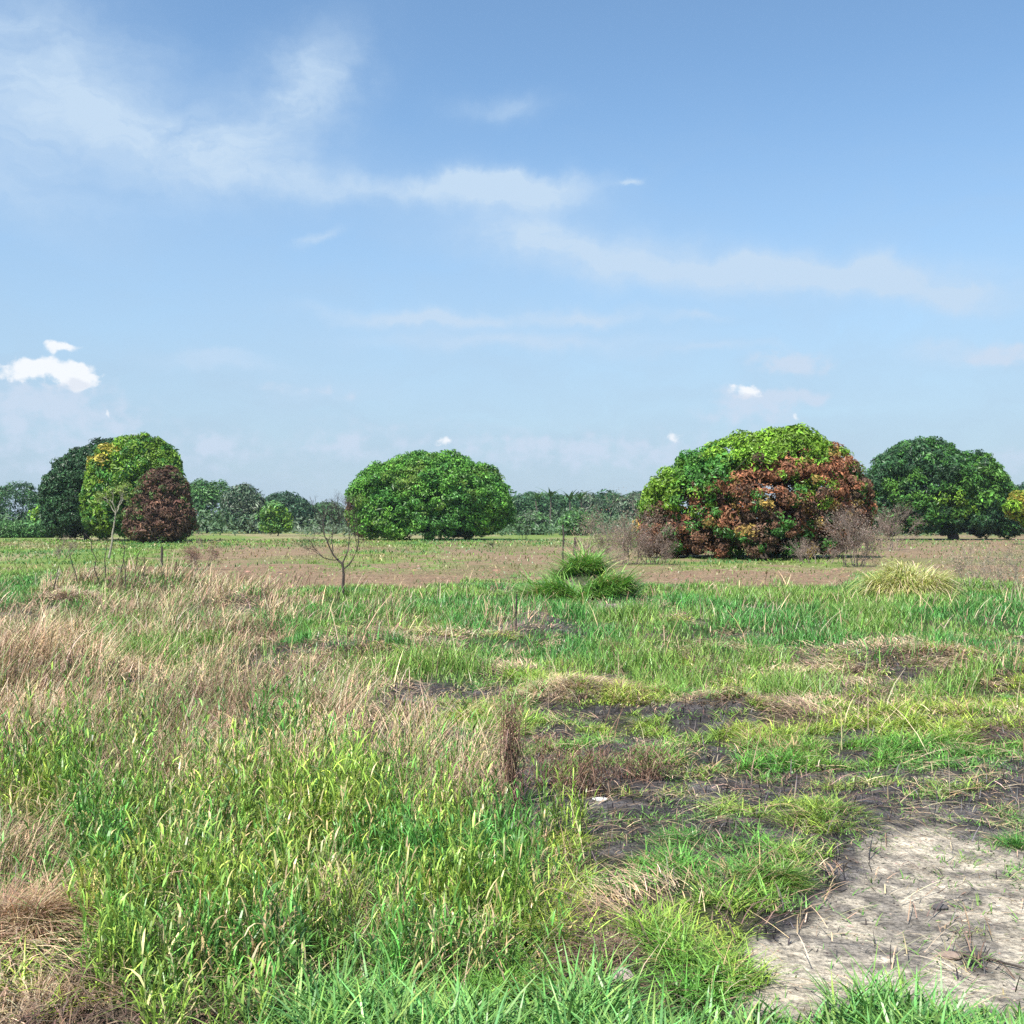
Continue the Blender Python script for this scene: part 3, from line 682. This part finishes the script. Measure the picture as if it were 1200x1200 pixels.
# ---- dead shrubs and brush
def brush(name, label, px, py, hpx, wpx, mat, stems=7, leafcol=None, nleaf=0, depth=4, group=None, thick=.03, kk=None):
    l = at(px, py); k = mpx(l[1]); hh = hpx * k; w = wpx * k
    r = thing(name, label, "shrub", l, group)
    tips = []; stems = int(stems * 1.3); nleaf = int(nleaf * 3)
    for i in range(stems):
        b = Bag(); a = rng.random() * 2 * pi; s = rng.random() ** .5 * w * .33
        p = np.array([math.cos(a) * s, math.sin(a) * s * .6, -.05]); d = np.array([math.cos(a) * w * .42, math.sin(a) * w * .3, hh]) + rng.normal(0, .26 * hh, 3) * np.array([1, 1, .5])
        branchy(b, p, d, hh * .36 * rng.uniform(.45, 1.1), thick * .8, depth, 0.46, .76, (2, 4), .16, tips, sides=4)
        link("branch", b.mesh("branch", mat, True), r)
    if nleaf:
        T = np.array(tips); m = nleaf; P = T[rng.integers(0, len(T), m)] + rng.normal(0, .09 * hh * .6, (m, 3)); P[:, 2] = np.maximum(P[:, 2], .05)
        link("dead_leaves", make_mesh("dead_leaves", *leaf_cards(P, rng.normal(0, 1, (m, 3)), rng.uniform(.6, 1.3, m) * min(.03 * hh, .085), jit(leafcol, m, .25)), False, M_DEADLEAF), r)
brush("dead_shrub", "reddish-brown dead shrub on a single stem left of the bare sapling", 238, 668, 46, 44, M_GREYTWIG, 4, (.26, .15, .11), 900, 4)
brush("dry_brush", "tall greyish dry brush leaning on the left side of the big scorched tree", 728, 662, 70, 62, M_GREYTWIG, 14, (.30, .22, .17), 1800, 4)
brush("dry_brush", "low tan dry brush spilling left of the big tree by the grassy mound", 702, 664, 36, 46, M_GREYTWIG, 12, (.36, .27, .2), 1200, 3)
brush("dry_brush", "dark tangled dead brush under the left skirt of the big tree", 765, 662, 40, 46, M_GREYTWIG, 12, (.20, .13, .1), 900, 3)
brush("dry_brush", "pale leafless brush standing before the right side of the big tree", 1000, 664, 74, 42, M_GREYTWIG, 12, (.33, .25, .2), 700, 4)
brush("dry_brush", "low pale brush at the foot of the big tree, right of centre", 955, 660, 36, 60, M_GREYTWIG, 10, (.28, .21, .17), 500, 3)
brush("bare_shrub", "bare grey-brown shrub alone between the big tree and the spreading dark tree", 1046, 645, 50, 52, M_GREYTWIG, 6, (.24, .16, .13), 700, 4, thick=.05)
brush("dead_shrub", "small grey dead shrub on the green field at far left", 72, 655, 28, 20, M_GREYTWIG, 4, (.2, .16, .13), 350, 3)
brush("dry_weed", "tall thin dry weeds by the right end of the brown soil", 1138, 690, 62, 40, M_PALESTEM, 8, (.45, .34, .24), 500, 3, thick=.014)
brush("dry_weed", "dry straw weeds at the right edge on brown soil", 1182, 694, 58, 44, M_PALESTEM, 9, (.42, .31, .22), 500, 3, thick=.014)
brush("low_shrub", "small dark green shrub on the field right of the lone round tree", 612, 632, 18, 20, M_DARKWOOD, 5, (.07, .15, .04), 600, 3)
brush("low_shrub", "tiny green shrub between brown soil strips", 580, 643, 14, 16, M_DARKWOOD, 4, (.08, .16, .05), 400, 2)

# ---- posts and stumps
def post(name, label, px, py, hpx, rpx, mat, lean=0, group=None):
    l = at(px, py); k = mpx(l[1]); b = Bag()
    hh = hpx * k; rr = rpx * k; n = 7
    pts = curve((0, 0, -.15), (lean * hh, 0, hh), (0, 0, 0), n, .012); tube(b, pts, np.linspace(rr, rr * .7, n) * rng.uniform(.85, 1.15, n), sides=7)
    V = pts[-1]; th = np.arange(7) * 2 * pi / 7
    b.add(np.concatenate([np.stack([V[0] + np.cos(th) * rr * .68, V[1] + np.sin(th) * rr * .68, V[2] + rng.uniform(-.01, .04, 7)], 1), [V + np.array([0, 0, .01])]]), np.array([[i, (i + 1) % 7, 7, 7] for i in range(7)]), np.array([[.3, .3, .3]]))
    tube(b, curve(pts[5], pts[5] + np.array([rr * 3, 0, hh * .07]), (0, 0, 0), 4, .02), np.linspace(rr * .4, rr * .15, 4), sides=5)
    link(name, b.mesh(name, mat, True), None, label=label, category="post" if "post" in name or "pole" in name else "stump").location = l
    if group: COL.objects[-1]["group"] = group
post("thin_post", "thin dark straight post behind the grassy mound", 661, 680, 66, 1.3, M_DARKWOOD, -.03)
post("dead_stump", "short thick dark stump right of the thin post", 673, 664, 34, 2.0, M_DARKWOOD, .03)
post("wooden_post", "short weathered post on the field before the scorched maroon tree", 190, 664, 24, 1.6, M_DARKWOOD, -.03)
post("wooden_post", "stubby dark post between the dead shrub and the left mound", 206, 682, 22, 1.6, M_BROWNSTALK, .02)
post("charred_stick", "thin charred stick upright on the ash mound", 604, 742, 40, 1.3, M_DARKWOOD, .03)

# ---- dark dead poles on the left mound
for px, py, h, ln, lab in ((118, 700, 62, -.25, "tallest of the dark dead stems on the left mound, pale at its foot"), (124, 698, 48, .02, "straight dark stem beside the tallest on the left mound"),
        (142, 699, 50, .05, "dark stem in the middle of the left mound"), (148, 702, 40, -.06, "shorter dark stem near the middle of the left mound"), (158, 698, 36, .1, "dark stem right of the middle of the left mound"),
        (169, 700, 38, .0, "rightmost dark stem on the left mound"), (94, 700, 40, -.3, "slanting dark stem at the left foot of the mound"), (60, 712, 36, .25, "leaning dead stem in lush grass at the left edge")):
    l = at(px, py); k = mpx(l[1]); b = Bag(); pts = curve((0, 0, -.1), (ln * h * k, 0, h * k), (0, 0, 0), 7, .02)
    tube(b, pts, np.linspace(.022, .010, 7), sides=5)
    for q in (4, 5): tube(b, curve(pts[q], pts[q] + np.array([rng.normal(0, .12), rng.normal(0, .1), .12]), (0, 0, 0), 3), [.008, .006, .003], sides=4)
    link("dead_reed", b.mesh("dead_reed", M_DARKWOOD, True), None, label=lab, category="dead reed", group="dead stems on the left mound").location = l

# ---- tussocks
def tussock(name, label, px, py, wpx, hpx, n, c1, c2, wd, cat="grass tussock", lean=(.1, .9), mat=M_GRASS, yk=.7, droop=(.2, .9), dead=0.1, deadcol=(.5, .4, .24), azc=None, bk=1.0, vary=0.):
    l = at(px, py); k = mpx(l[1]); w = wpx * k; hh = hpx * k
    sp = .5 if 'straw' in name or hpx < 42 else .34
    a = rng.random(n) * 2 * pi; rr = rng.random(n) ** .6 * w * sp * (.55 + .9 * vn(2 + 1.4 * np.cos(a) + px, 2 + 1.4 * np.sin(a), 7))
    x = np.cos(a) * rr; y = np.sin(a) * rr * yk
    z = hgt(x + l[0], y + l[1]) - l[2] - .03
    e = rr / (w * sp); heap = 'straw' in name; ks = .25
    lump = vn((x + 9) / (w * .12), (y + 9) / (w * .12), 17)
    c = mixc(jit(c1, n, .2), jit(c2, n, .2), rng.random(n)); c = mixc(c, jit(deadcol, n, .2), (rng.random(n) < dead).astype(float))
    ht = hh * rng.uniform(.45, 1.15, n) * (1.05 - .3 * np.minimum(e, 1)) * (.45 + .8 * lump) * (1 - vary * .55 * rng.random(n))
    le = lean[0] + (lean[1] - lean[0]) * e * rng.random(n); be = (rng.uniform(.1, .6, n) + .5 * e) * bk; ht = arc(ht, le, be)
    b = Bag(); b.add(*blades(np.stack([x, y, z], 1), ht, wd * rng.uniform(.6, 1.4, n), (azc + rng.normal(0, .9, n)) if azc is not None else (a + rng.normal(0, 1.3 if name == 'grass_tussock' else .7, n)) if not heap else (2.4 * vn((x + 5) / (w * .3), (y + 5) / (w * .3), 23) * pi + rng.normal(0, .7, n)), le, be, rng.uniform(*droop, n), c, c * (1.2, 1.1, 1), prof=(.8, 1, .9, .6, .08)))
    o = link(name, b.mesh(name, mat), None, label=label, category=cat); o.location = l; return o
tussock("plume_tussock", "big fountain-shaped tussock of pale yellow-green blades at right", 1066, 702, 124, 92, 8000, (.50, .53, .20), (.34, .42, .12), .024, dead=.22, deadcol=(.68, .58, .38), droop=(.55, 1.0), lean=(.02, .25), bk=.5)
tussock("grass_tussock", "tall dark green tussock on the left flank of the central mound", 655, 710, 110, 60, 2600, (.12, .31, .07), (.24, .40, .09), .034, lean=(.05, 1.3), vary=.9, azc=3.3)
tussock("grass_tussock", "tall dark green tussock on the right flank of the central mound", 712, 706, 90, 66, 2200, (.12, .30, .07), (.23, .39, .09), .034, lean=(.05, 1.3), vary=.9, azc=-.3)
tussock("grass_tussock", "tall green tussock at the very top of the central mound", 686, 700, 70, 60, 1500, (.12, .31, .07), (.24, .40, .09), .034, lean=(.05, 1.3), vary=.9)
tussock("straw_tuft", "dead straw tuft crowning the central grassy mound", 684, 698, 40, 70, 700, (.5, .4, .27), (.36, .27, .18), .014, mat=M_STRAW, lean=(.1, 1.4))
tussock("straw_tuft", "pale blond straw tuft in green grass near the centre", 655, 822, 110, 26, 1500, (.62, .52, .34), (.5, .4, .25), .008, mat=M_STRAW, lean=(.2, 1.6))
tussock("grass_tussock", "dark-rooted green tussock at the edge of the sandy soil", 912, 1040, 74, 44, 1500, (.10, .24, .04), (.20, .30, .06), .006, lean=(.3, 1.6), dead=.15)
tussock("grass_tussock", "low green tussock on the burnt ground above the sandy soil", 960, 972, 120, 26, 1700, (.16, .28, .05), (.22, .32, .06), .006, lean=(.3, 1.6))
tussock("grass_tussock", "round green tussock in the middle of the black ash", 800, 985, 80, 28, 1300, (.07, .23, .045), (.12, .27, .05), .006, lean=(.4, 1.8))
tussock("grass_tussock", "small sparse tussock out on the sandy soil", 1138, 1098, 60, 20, 320, (.26, .33, .09), (.4, .38, .16), .005, lean=(.3, 1.8))
tussock("grass_tussock", "tiny vivid green tussock at the far edge of the sandy soil", 1088, 982, 34, 14, 260, (.08, .26, .06), (.12, .3, .06), .005, lean=(.3, 1.6))
tussock("grass_tussock", "small yellowish tussock left on the sandy soil near the black ash", 1130, 1012, 60, 18, 330, (.26, .33, .09), (.16, .28, .06), .005, lean=(.3, 1.8))
tussock("grass_tussock", "green tussock cut by the right edge beside the sandy soil", 1194, 995, 50, 34, 900, (.07, .23, .05), (.12, .27, .05), .006, lean=(.3, 1.4))
tussock("straw_heap", "brown heap of dead grass in the green at lower centre right", 695, 1118, 100, 40, 1500, (.42, .31, .2), (.25, .16, .11), .0055, mat=M_STRAW, lean=(.4, 2.2), dead=.2, deadcol=(.6, .5, .34))
tussock("straw_heap", "tawny heap of dead stalks at the lower left corner", 60, 1175, 170, 46, 2600, (.5, .38, .24), (.32, .22, .14), .0055, mat=M_STRAW, lean=(.4, 2.2), dead=.3, deadcol=(.6, .5, .34))
tussock("straw_heap", "reddish-brown heap of dead stalks at the left edge", 14, 1090, 130, 110, 3400, (.26, .165, .11), (.42, .30, .19), .0055, mat=M_STRAW, lean=(.2, 1.4), dead=.2)
tussock("straw_heap", "dark leaning sheaf of dead grass with a shadowed underside at mid right", 860, 836, 130, 22, 2200, (.30, .20, .13), (.16, .10, .07), .009, mat=M_STRAW, lean=(.5, 2.5), dead=.25)
tussock("straw_heap", "flattened brown sheaf just right of the dark leaning one", 958, 838, 100, 14, 1200, (.36, .25, .17), (.22, .15, .1), .009, mat=M_STRAW, lean=(.6, 3), dead=.25)
tussock("straw_heap", "dark mat of fallen stalks on the slope at far right", 1105, 778, 130, 15, 1600, (.24, .16, .11), (.38, .28, .19), .012, mat=M_STRAW, lean=(.6, 3), dead=.2)
tussock("straw_heap", "bleached tan straw heap on the left mound", 85, 712, 90, 24, 1500, (.52, .42, .31), (.4, .3, .22), .014, mat=M_STRAW, lean=(.5, 2.5), dead=.2)

# ---- clump of brown dead stalks near the centre
def stalk_clump(label, px, py, hpx, wpx, n, lean0=0.):
    l = at(px, py); k = mpx(l[1]); b = Bag()
    for i in range(n):
        w = wpx * k; x = rng.normal(0, w * .22); y = rng.normal(0, .04); hh = hpx * k * (.3 + .8 * rng.random() ** 1.3)
        top = (x + rng.normal(lean0, .18) * w * 1.3, y + rng.normal(0, .06), hh)
        tube(b, curve((x, y, -.04), top, rng.normal(0, .012, 3), 7, .012), np.linspace(rng.uniform(.003, .007), .002, 7), sides=4)
    m = n * 16; az = rng.random(m) * 2 * pi; P = np.stack([rng.normal(0, wpx * k * .22, m), rng.normal(0, .04, m), rng.random(m) * hpx * k * .85], 1)
    o = thing("dead_stalks", label, "dead stalks", l)
    link("stalks", b.mesh("stalks", M_BROWNSTALK, True), o)
    b = Bag(); b.add(*blades(P, rng.uniform(.05, .22, m), rng.uniform(.003, .009, m), az, rng.uniform(.1, .9, m), rng.uniform(0, .8, m), rng.uniform(.4, 1.9, m), mixc(jit((.22, .12, .085), m, .25), jit((.42, .3, .21), m, .2), rng.random(m) ** 2)))
    link("withered_leaves", b.mesh("withered_leaves", M_DEADLEAF), o)
stalk_clump("tall narrow clump of dark brown dead stalks near the centre", 598, 950, 140, 24, 46)
stalk_clump("shorter splayed dead stalks right of the tall brown clump", 640, 925, 70, 50, 26, .4)
stalk_clump("knot of dead twigs over the black ash", 690, 935, 62, 80, 40)
stalk_clump("sparse blackened stalks standing at the back of the black ash", 755, 918, 45, 80, 30)

# ---- single taller leafy plants rising out of the foreground grass
for px, py, hh, lab in ((130, 1085, .62, "tall broad-leaved grass plant rising near the left straw heap"), (250, 1010, .78, "tallest dark-stemmed leafy plant at lower left before the straw"),
        (385, 985, .66, "upright broad-leaved plant against the dry straw at lower left centre"), (455, 1000, .62, "pale-leaved broad plant at lower centre left"),
        (345, 1180, .42, "wide-bladed plant at the bottom edge, left of centre"), (110, 1010, .6, "leafy plant with a slanting stem near the left edge")):
    l = at(px, py); n = 3; P = np.array([[rng.normal(0, .03), rng.normal(0, .03), -.02] for _ in range(n)])
    o = thing("leafy_plant", lab, "plant", l, "tall leafy plants in the foreground grass")
    cb = jit((.10, .23, .05), n, .15); s = stalks(P, np.full(n, hh) * rng.uniform(.7, 1.05, n), 9, .30, .021, cb, rng.random(n) * 6, .15, (.4, .9), .008)
    b = Bag(); b.add(*s[0]); link("stem", b.mesh("stem", M_GRASS), o)
    b = Bag()
    for q in s[1:]: b.add(*q)
    link("leaves", b.mesh("leaves", M_GRASS), o)

# ---- stones, sticks
def stone(label, px, py, r, c):
    l = at(px, py, r * .25)
    import bmesh
    bm = bmesh.new(); bmesh.ops.create_icosphere(bm, subdivisions=3, radius=1)
    ph = rng.random(3) * 9
    for v in bm.verts:
        p = v.co; s = 1 + .22 * math.sin(p.x * 2.3 + ph[0]) * math.cos(p.y * 2.1 + ph[1]) + .1 * math.sin(p.z * 5 + ph[2]) + .06 * math.sin(p.x * 9 + p.y * 7)
        v.co = p * s; v.co.x *= r * 1.35; v.co.y *= r; v.co.z *= r * .6
    me = bpy.data.meshes.new("stone"); bm.to_mesh(me); bm.free()
    me.materials.append(barkmat("stone_surface", tuple(np.array(c) * .75), c, 30))
    o = link("stone", me, None, label=label, category="stone"); o.location = l
stone("small white stone in the grass beside the black ash", 703, 942, .045, (.7, .68, .64))
stone("pinkish stone at the foot of the brown dead-grass heap", 727, 1150, .05, (.45, .36, .31))
stone("small dark stone on the sandy soil", 1102, 1068, .035, (.10, .09, .085))
stone("flat brown stone on the sandy soil beside the fallen stick", 1113, 1124, .04, (.30, .22, .17))
def stick(label, a, c_, r0, mat):
    p = np.array(at(*a)); q = np.array(at(*c_)); b = Bag(); m = (p + q) / 2
    pts = curve(p - p, q - p, (0, .03, .015), 8, .01); pts[:, 2] = [float(hgt(p[0] + s[0], p[1] + s[1])) - p[2] + .018 for s in pts]
    tube(b, pts, np.linspace(r0, r0 * .45, 8), sides=6); tube(b, curve(pts[3], pts[3] + np.array([.07, .06, .03]), (0, 0, 0), 4), np.linspace(r0 * .5, r0 * .2, 4), sides=5)
    link("fallen_stick", b.mesh("fallen_stick", mat, True), None, label=label, category="stick").location = tuple(p)
stick("dark fallen stick lying on the sandy soil at lower right", (1118, 1122), (1206, 1142), .011, M_DARKWOOD)
stick("thin pale stick lying over the foreground grass near the brown heap", (620, 1112), (560, 1104), .006, M_PALESTEM)

# ------------------------------------------------------------------ sky, sun, camera
SUN_EL, SUN_AZ = 56.0, 215.0             # degrees; azimuth clockwise from +Y (behind and to the left of the viewer)
SKY = .117
w = bpy.data.worlds.new("World"); scene.world = w; w.use_nodes = True; nt = w.node_tree; nt.nodes.clear()
N = nt.nodes.new; L = nt.links.new
sky = N("ShaderNodeTexSky"); sky.sky_type = 'NISHITA'; sky.sun_disc = False
sky.sun_elevation = radians(SUN_EL); sky.sun_rotation = radians(SUN_AZ)
sky.air_density = 1.0; sky.dust_density = .35; sky.ozone_density = 1.6; sky.altitude = 10
bg = N("ShaderNodeBackground"); bg.inputs["Strength"].default_value = SKY
out = N("ShaderNodeOutputWorld"); L(bg.outputs[0], out.inputs[0])
geo = N("ShaderNodeTexCoord"); sep = N("ShaderNodeSeparateXYZ"); L(geo.outputs["Generated"], sep.inputs[0])
def M(op, a, b=None, c=None, clamp=False):
    m = N("ShaderNodeMath"); m.operation = op; m.use_clamp = clamp
    for i, v in enumerate((a, b, c)):
        if v is None: continue
        if isinstance(v, (int, float)): m.inputs[i].default_value = v
        else: L(v, m.inputs[i])
    return m.outputs[0]
az = M('ARCTAN2', sep.outputs[0], sep.outputs[1]); el = M('ARCSINE', sep.outputs[2])
def ang(px, py):
    u = (px - 600) / F; v = (HOR - py) / F; return math.atan(u), math.atan(v / math.hypot(1, u))
cmb = N("ShaderNodeCombineXYZ"); L(az, cmb.inputs[0]); L(el, cmb.inputs[1])
def noise(vec, sc, det, rough, dist=0, sx=1, sy=1, off=(0, 0, 0), rot=0):
    mp = N("ShaderNodeMapping"); mp.inputs["Scale"].default_value = (sx, sy, 1); mp.inputs["Location"].default_value = off; mp.inputs["Rotation"].default_value = (0, 0, rot)
    L(vec, mp.inputs["Vector"]); n = N("ShaderNodeTexNoise"); n.inputs["Scale"].default_value = sc; n.inputs["Detail"].default_value = det
    n.inputs["Roughness"].default_value = rough; n.inputs["Distortion"].default_value = dist; L(mp.outputs[0], n.inputs["Vector"]); return n.outputs["Fac"]
# warped coordinates keep the cloud outlines ragged
wn = N("ShaderNodeTexNoise"); wn.inputs["Scale"].default_value = 16; wn.inputs["Detail"].default_value = 6; wn.inputs["Roughness"].default_value = .6; L(cmb.outputs[0], wn.inputs["Vector"])
ws = N("ShaderNodeVectorMath"); ws.operation = 'SUBTRACT'; L(wn.outputs["Color"], ws.inputs[0]); ws.inputs[1].default_value = (.5, .5, .5)
wm = N("ShaderNodeVectorMath"); wm.operation = 'MULTIPLY_ADD'; L(ws.outputs[0], wm.inputs[0]); wm.inputs[1].default_value = (.10, .045, 0); L(cmb.outputs[0], wm.inputs[2])
sw = N("ShaderNodeSeparateXYZ"); L(wm.outputs[0], sw.inputs[0]); waz, wel = sw.outputs[0], sw.outputs[1]
wm2 = N("ShaderNodeVectorMath"); wm2.operation = 'MULTIPLY_ADD'; L(ws.outputs[0], wm2.inputs[0]); wm2.inputs[1].default_value = (.035, .030, 0); L(cmb.outputs[0], wm2.inputs[2])
sw2 = N("ShaderNodeSeparateXYZ"); L(wm2.outputs[0], sw2.inputs[0])
def blob(px, py, rx, ry, tilt, amp, A=waz, E=wel, p=1.0):
    a0, e0 = ang(px, py); t = math.radians(tilt); ct, st = math.cos(t), math.sin(t)
    da = M('SUBTRACT', A, a0); de = M('SUBTRACT', E, e0)
    u = M('MULTIPLY_ADD', da, ct * F / rx, M('MULTIPLY', de, st * F / rx)); v = M('MULTIPLY_ADD', da, -st * F / ry, M('MULTIPLY', de, ct * F / ry))
    d = M('ADD', M('MULTIPLY', u, u), M('MULTIPLY', v, v))
    return M('MULTIPLY', M('POWER', 2.718, M('MULTIPLY', d, -p)), amp)
def total(l):
    s = l[0]
    for q in l[1:]: s = M('ADD', s, q)
    return s
cirrus = total([blob(*b) for b in [
    (60, 90, 150, 80, -22, .55), (170, 150, 170, 30, -5, .35), (20, 215, 90, 40, -20, .35), (370, 100, 60, 40, 40, .50), (300, 145, 90, 45, 25, .30), (280, 210, 120, 30, 0, .22),
    (420, 222, 150, 14, 0, .40), (600, 226, 92, 20, -4, .70), (560, 215, 110, 12, 0, .45), (590, 127, 52, 12, 0, .32), (370, 276, 22, 7, 20, .40), (734, 211, 14, 3.5, 0, .6),
    (720, 296, 190, 26, -9, .62), (890, 322, 170, 18, -4, .70), (1010, 328, 90, 14, -6, .60), (1110, 348, 80, 12, -8, .75), (630, 285, 60, 28, -15, .25),
    (505, 370, 110, 10, 0, .85), (600, 398, 140, 10, 0, .75), (690, 369, 60, 8, 0, .75), (810, 370, 30, 7, 0, .65), (820, 409, 70, 6, 0, .5), (250, 422, 70, 9, -2, .5), (250, 412, 45, 5, 0, .3),
    (1150, 410, 60, 10, -5, .55), (1105, 400, 20, 6, 0, .3), (370, 460, 70, 16, 0, .30)]])
n1 = noise(wm.outputs[0], 9, 9, .62, .6, 1, 2.6, (3, 1, 0), .12); n2 = noise(wm.outputs[0], 40, 6, .6, .3, 1, 2.2)
nn = M('ADD', M('MULTIPLY', n1, 1.5), M('MULTIPLY', n2, .5)); cir = M('MULTIPLY', M('MULTIPLY', cirrus, 1.45), M('SUBTRACT', nn, .30), clamp=True)
# heap clouds near the horizon
A2, E2 = sw2.outputs[0], sw2.outputs[1]
def heap(l, lo, hi):
    s = total([blob(*b, A2, E2, 1.3) for b in l]); n = noise(cmb.outputs[0], 60, 8, .6, .2, 1, 1.3, (5, 2, 0))
    mr = N("ShaderNodeMapRange"); mr.interpolation_type = 'SMOOTHSTEP'; mr.inputs[1].default_value = lo; mr.inputs[2].default_value = hi
    vz = N("ShaderNodeTexVoronoi"); vz.feature = 'SMOOTH_F1'; vz.inputs["Scale"].default_value = 85; L(wm2.outputs[0], vz.inputs["Vector"])
    n = M('ADD', n, M('MULTIPLY', M('SUBTRACT', .42, vz.outputs["Distance"]), .45))
    L(M('ADD', s, M('MULTIPLY', M('MULTIPLY', M('SUBTRACT', n, .5), 1.6), M('MULTIPLY', s, 2.5, clamp=True))), mr.inputs[0]); return mr.outputs[0]
bright = heap([(55, 440, 50, 18, 0, 1.0), (98, 446, 18, 13, 0, .7), (68, 430, 26, 10, 0, .5), (70, 407, 26, 7, 0, .95), (20, 438, 24, 13, 0, .6), (878, 460, 26, 9, 0, .9), (934, 488, 6, 8, 0, .6), (515, 520, 18, 12, 0, .6), (795, 512, 20, 12, 0, .55), (124, 480, 4, 8, 0, .6), (150, 508, 24, 8, 0, .5)], .36, .85)
soft = heap([(925, 424, 42, 14, 0, 1.0), (1178, 414, 44, 14, 0, .9), (930, 462, 50, 9, 0, .7), (880, 478, 60, 24, 0, .85), (255, 524, 26, 14, 0, .55), (335, 452, 60, 10, 0, .35), (400, 462, 30, 10, 0, .45), (50, 475, 110, 34, 0, .70), (60, 520, 120, 30, 0, .35),
             (700, 530, 150, 24, 0, .42), (620, 522, 30, 12, 0, .35), (400, 525, 40, 12, 0, .4), (1185, 535, 40, 20, 0, .45), (450, 520, 300, 40, 0, .30), (150, 560, 260, 30, 0, .25), (900, 540, 220, 40, 0, .25)], .10, .85)
# pale bank low over the horizon
band = N("ShaderNodeMapRange"); band.interpolation_type = 'SMOOTHSTEP'; band.inputs[1].default_value = 0.40; band.inputs[2].default_value = 0.0; band.inputs[3].default_value = 0; band.inputs[4].default_value = 1
L(M('MULTIPLY_ADD', M('SUBTRACT', n1, .5), .10, el), band.inputs[0])
def mixcol(fac, a, bcol):
    m = N("ShaderNodeMix"); m.data_type = 'RGBA'; L(fac, m.inputs[0]); L(a, m.inputs[6])
    m.inputs[7].default_value = (*[v / SKY for v in bcol], 1); return m.outputs[2]
c = sky.outputs[0]
tint = N("ShaderNodeMix"); tint.data_type = 'RGBA'; tint.blend_type = 'MULTIPLY'; tint.inputs[0].default_value = 1; L(c, tint.inputs[6]); tint.inputs[7].default_value = (.89, 1.03, 1.06, 1)
c = tint.outputs[2]
CL = {'band': (.285, .372, .475), 'cir': (.365, .47, .59), 'soft': (.40, .475, .575), 'bright': (.62, .64, .665)}
c = mixcol(M('MULTIPLY', band.outputs[0], .9), c, CL['band'])
c = mixcol(M('MULTIPLY', cir, 1.25, clamp=True), c, CL['cir'])
c = mixcol(M('MULTIPLY', soft, .85), c, CL['soft'])
c = mixcol(M('MULTIPLY', bright, .95), c, CL['bright'])
under = heap([(70, 456, 34, 7, 8, .8), (92, 449, 15, 7, -20, .5), (30, 450, 16, 5, 0, .5), (872, 468, 26, 5, 0, .7)], .30, .95)
c = mixcol(M('MULTIPLY', under, .7), c, (.47, .51, .58))
L(c, bg.inputs["Color"])

from mathutils import Vector
sd = bpy.data.lights.new("sun", 'SUN'); sd.energy = 5.0; sd.angle = radians(.5); sd.color = (1, .96, .90)
so = bpy.data.objects.new("sun", sd); COL.objects.link(so)
to_sun = Vector((math.sin(radians(SUN_AZ)) * math.cos(radians(SUN_EL)), math.cos(radians(SUN_AZ)) * math.cos(radians(SUN_EL)), math.sin(radians(SUN_EL))))
so.rotation_euler = (-to_sun).to_track_quat('-Z', 'Y').to_euler(); so.location = (0, 0, 30)

cam = bpy.data.cameras.new("camera"); co = bpy.data.objects.new("camera", cam); COL.objects.link(co)
cam.sensor_width = 36; cam.lens = 36 * F / 1200; cam.shift_y = (HOR - 600) / 1200; cam.clip_end = 6000; cam.clip_start = .05
co.location = (0, 0, H); co.rotation_euler = (pi / 2, 0, 0); scene.camera = co
scene.view_settings.view_transform = 'Standard'; scene.view_settings.look = 'None'; scene.view_settings.exposure = .62; scene.view_settings.gamma = 1
scene.render.engine = 'CYCLES'; scene.cycles.max_bounces = 6; scene.cycles.transparent_max_bounces = 4
scene.cycles.use_denoising = False
import bmesh
bm = bmesh.new(); bmesh.ops.create_cube(bm, size=1)
for v in bm.verts: v.co = (v.co.x * 3700, v.co.y * 3700, -1.3 + (v.co.z + .5) * 22)
me = bpy.data.meshes.new("haze"); bm.to_mesh(me); bm.free()
hm = bpy.data.materials.new("thin_haze"); hm.use_nodes = True; hm.node_tree.nodes.clear()
vo = hm.node_tree.nodes.new("ShaderNodeVolumePrincipled"); vo.inputs["Color"].default_value = (.80, .88, 1, 1); vo.inputs["Density"].default_value = .00013; vo.inputs["Anisotropy"].default_value = .2
ho = hm.node_tree.nodes.new("ShaderNodeOutputMaterial"); hm.node_tree.links.new(vo.outputs[0], ho.inputs["Volume"])
me.materials.append(hm); link("haze", me, kind="stuff", label="thin pale haze over the far field")
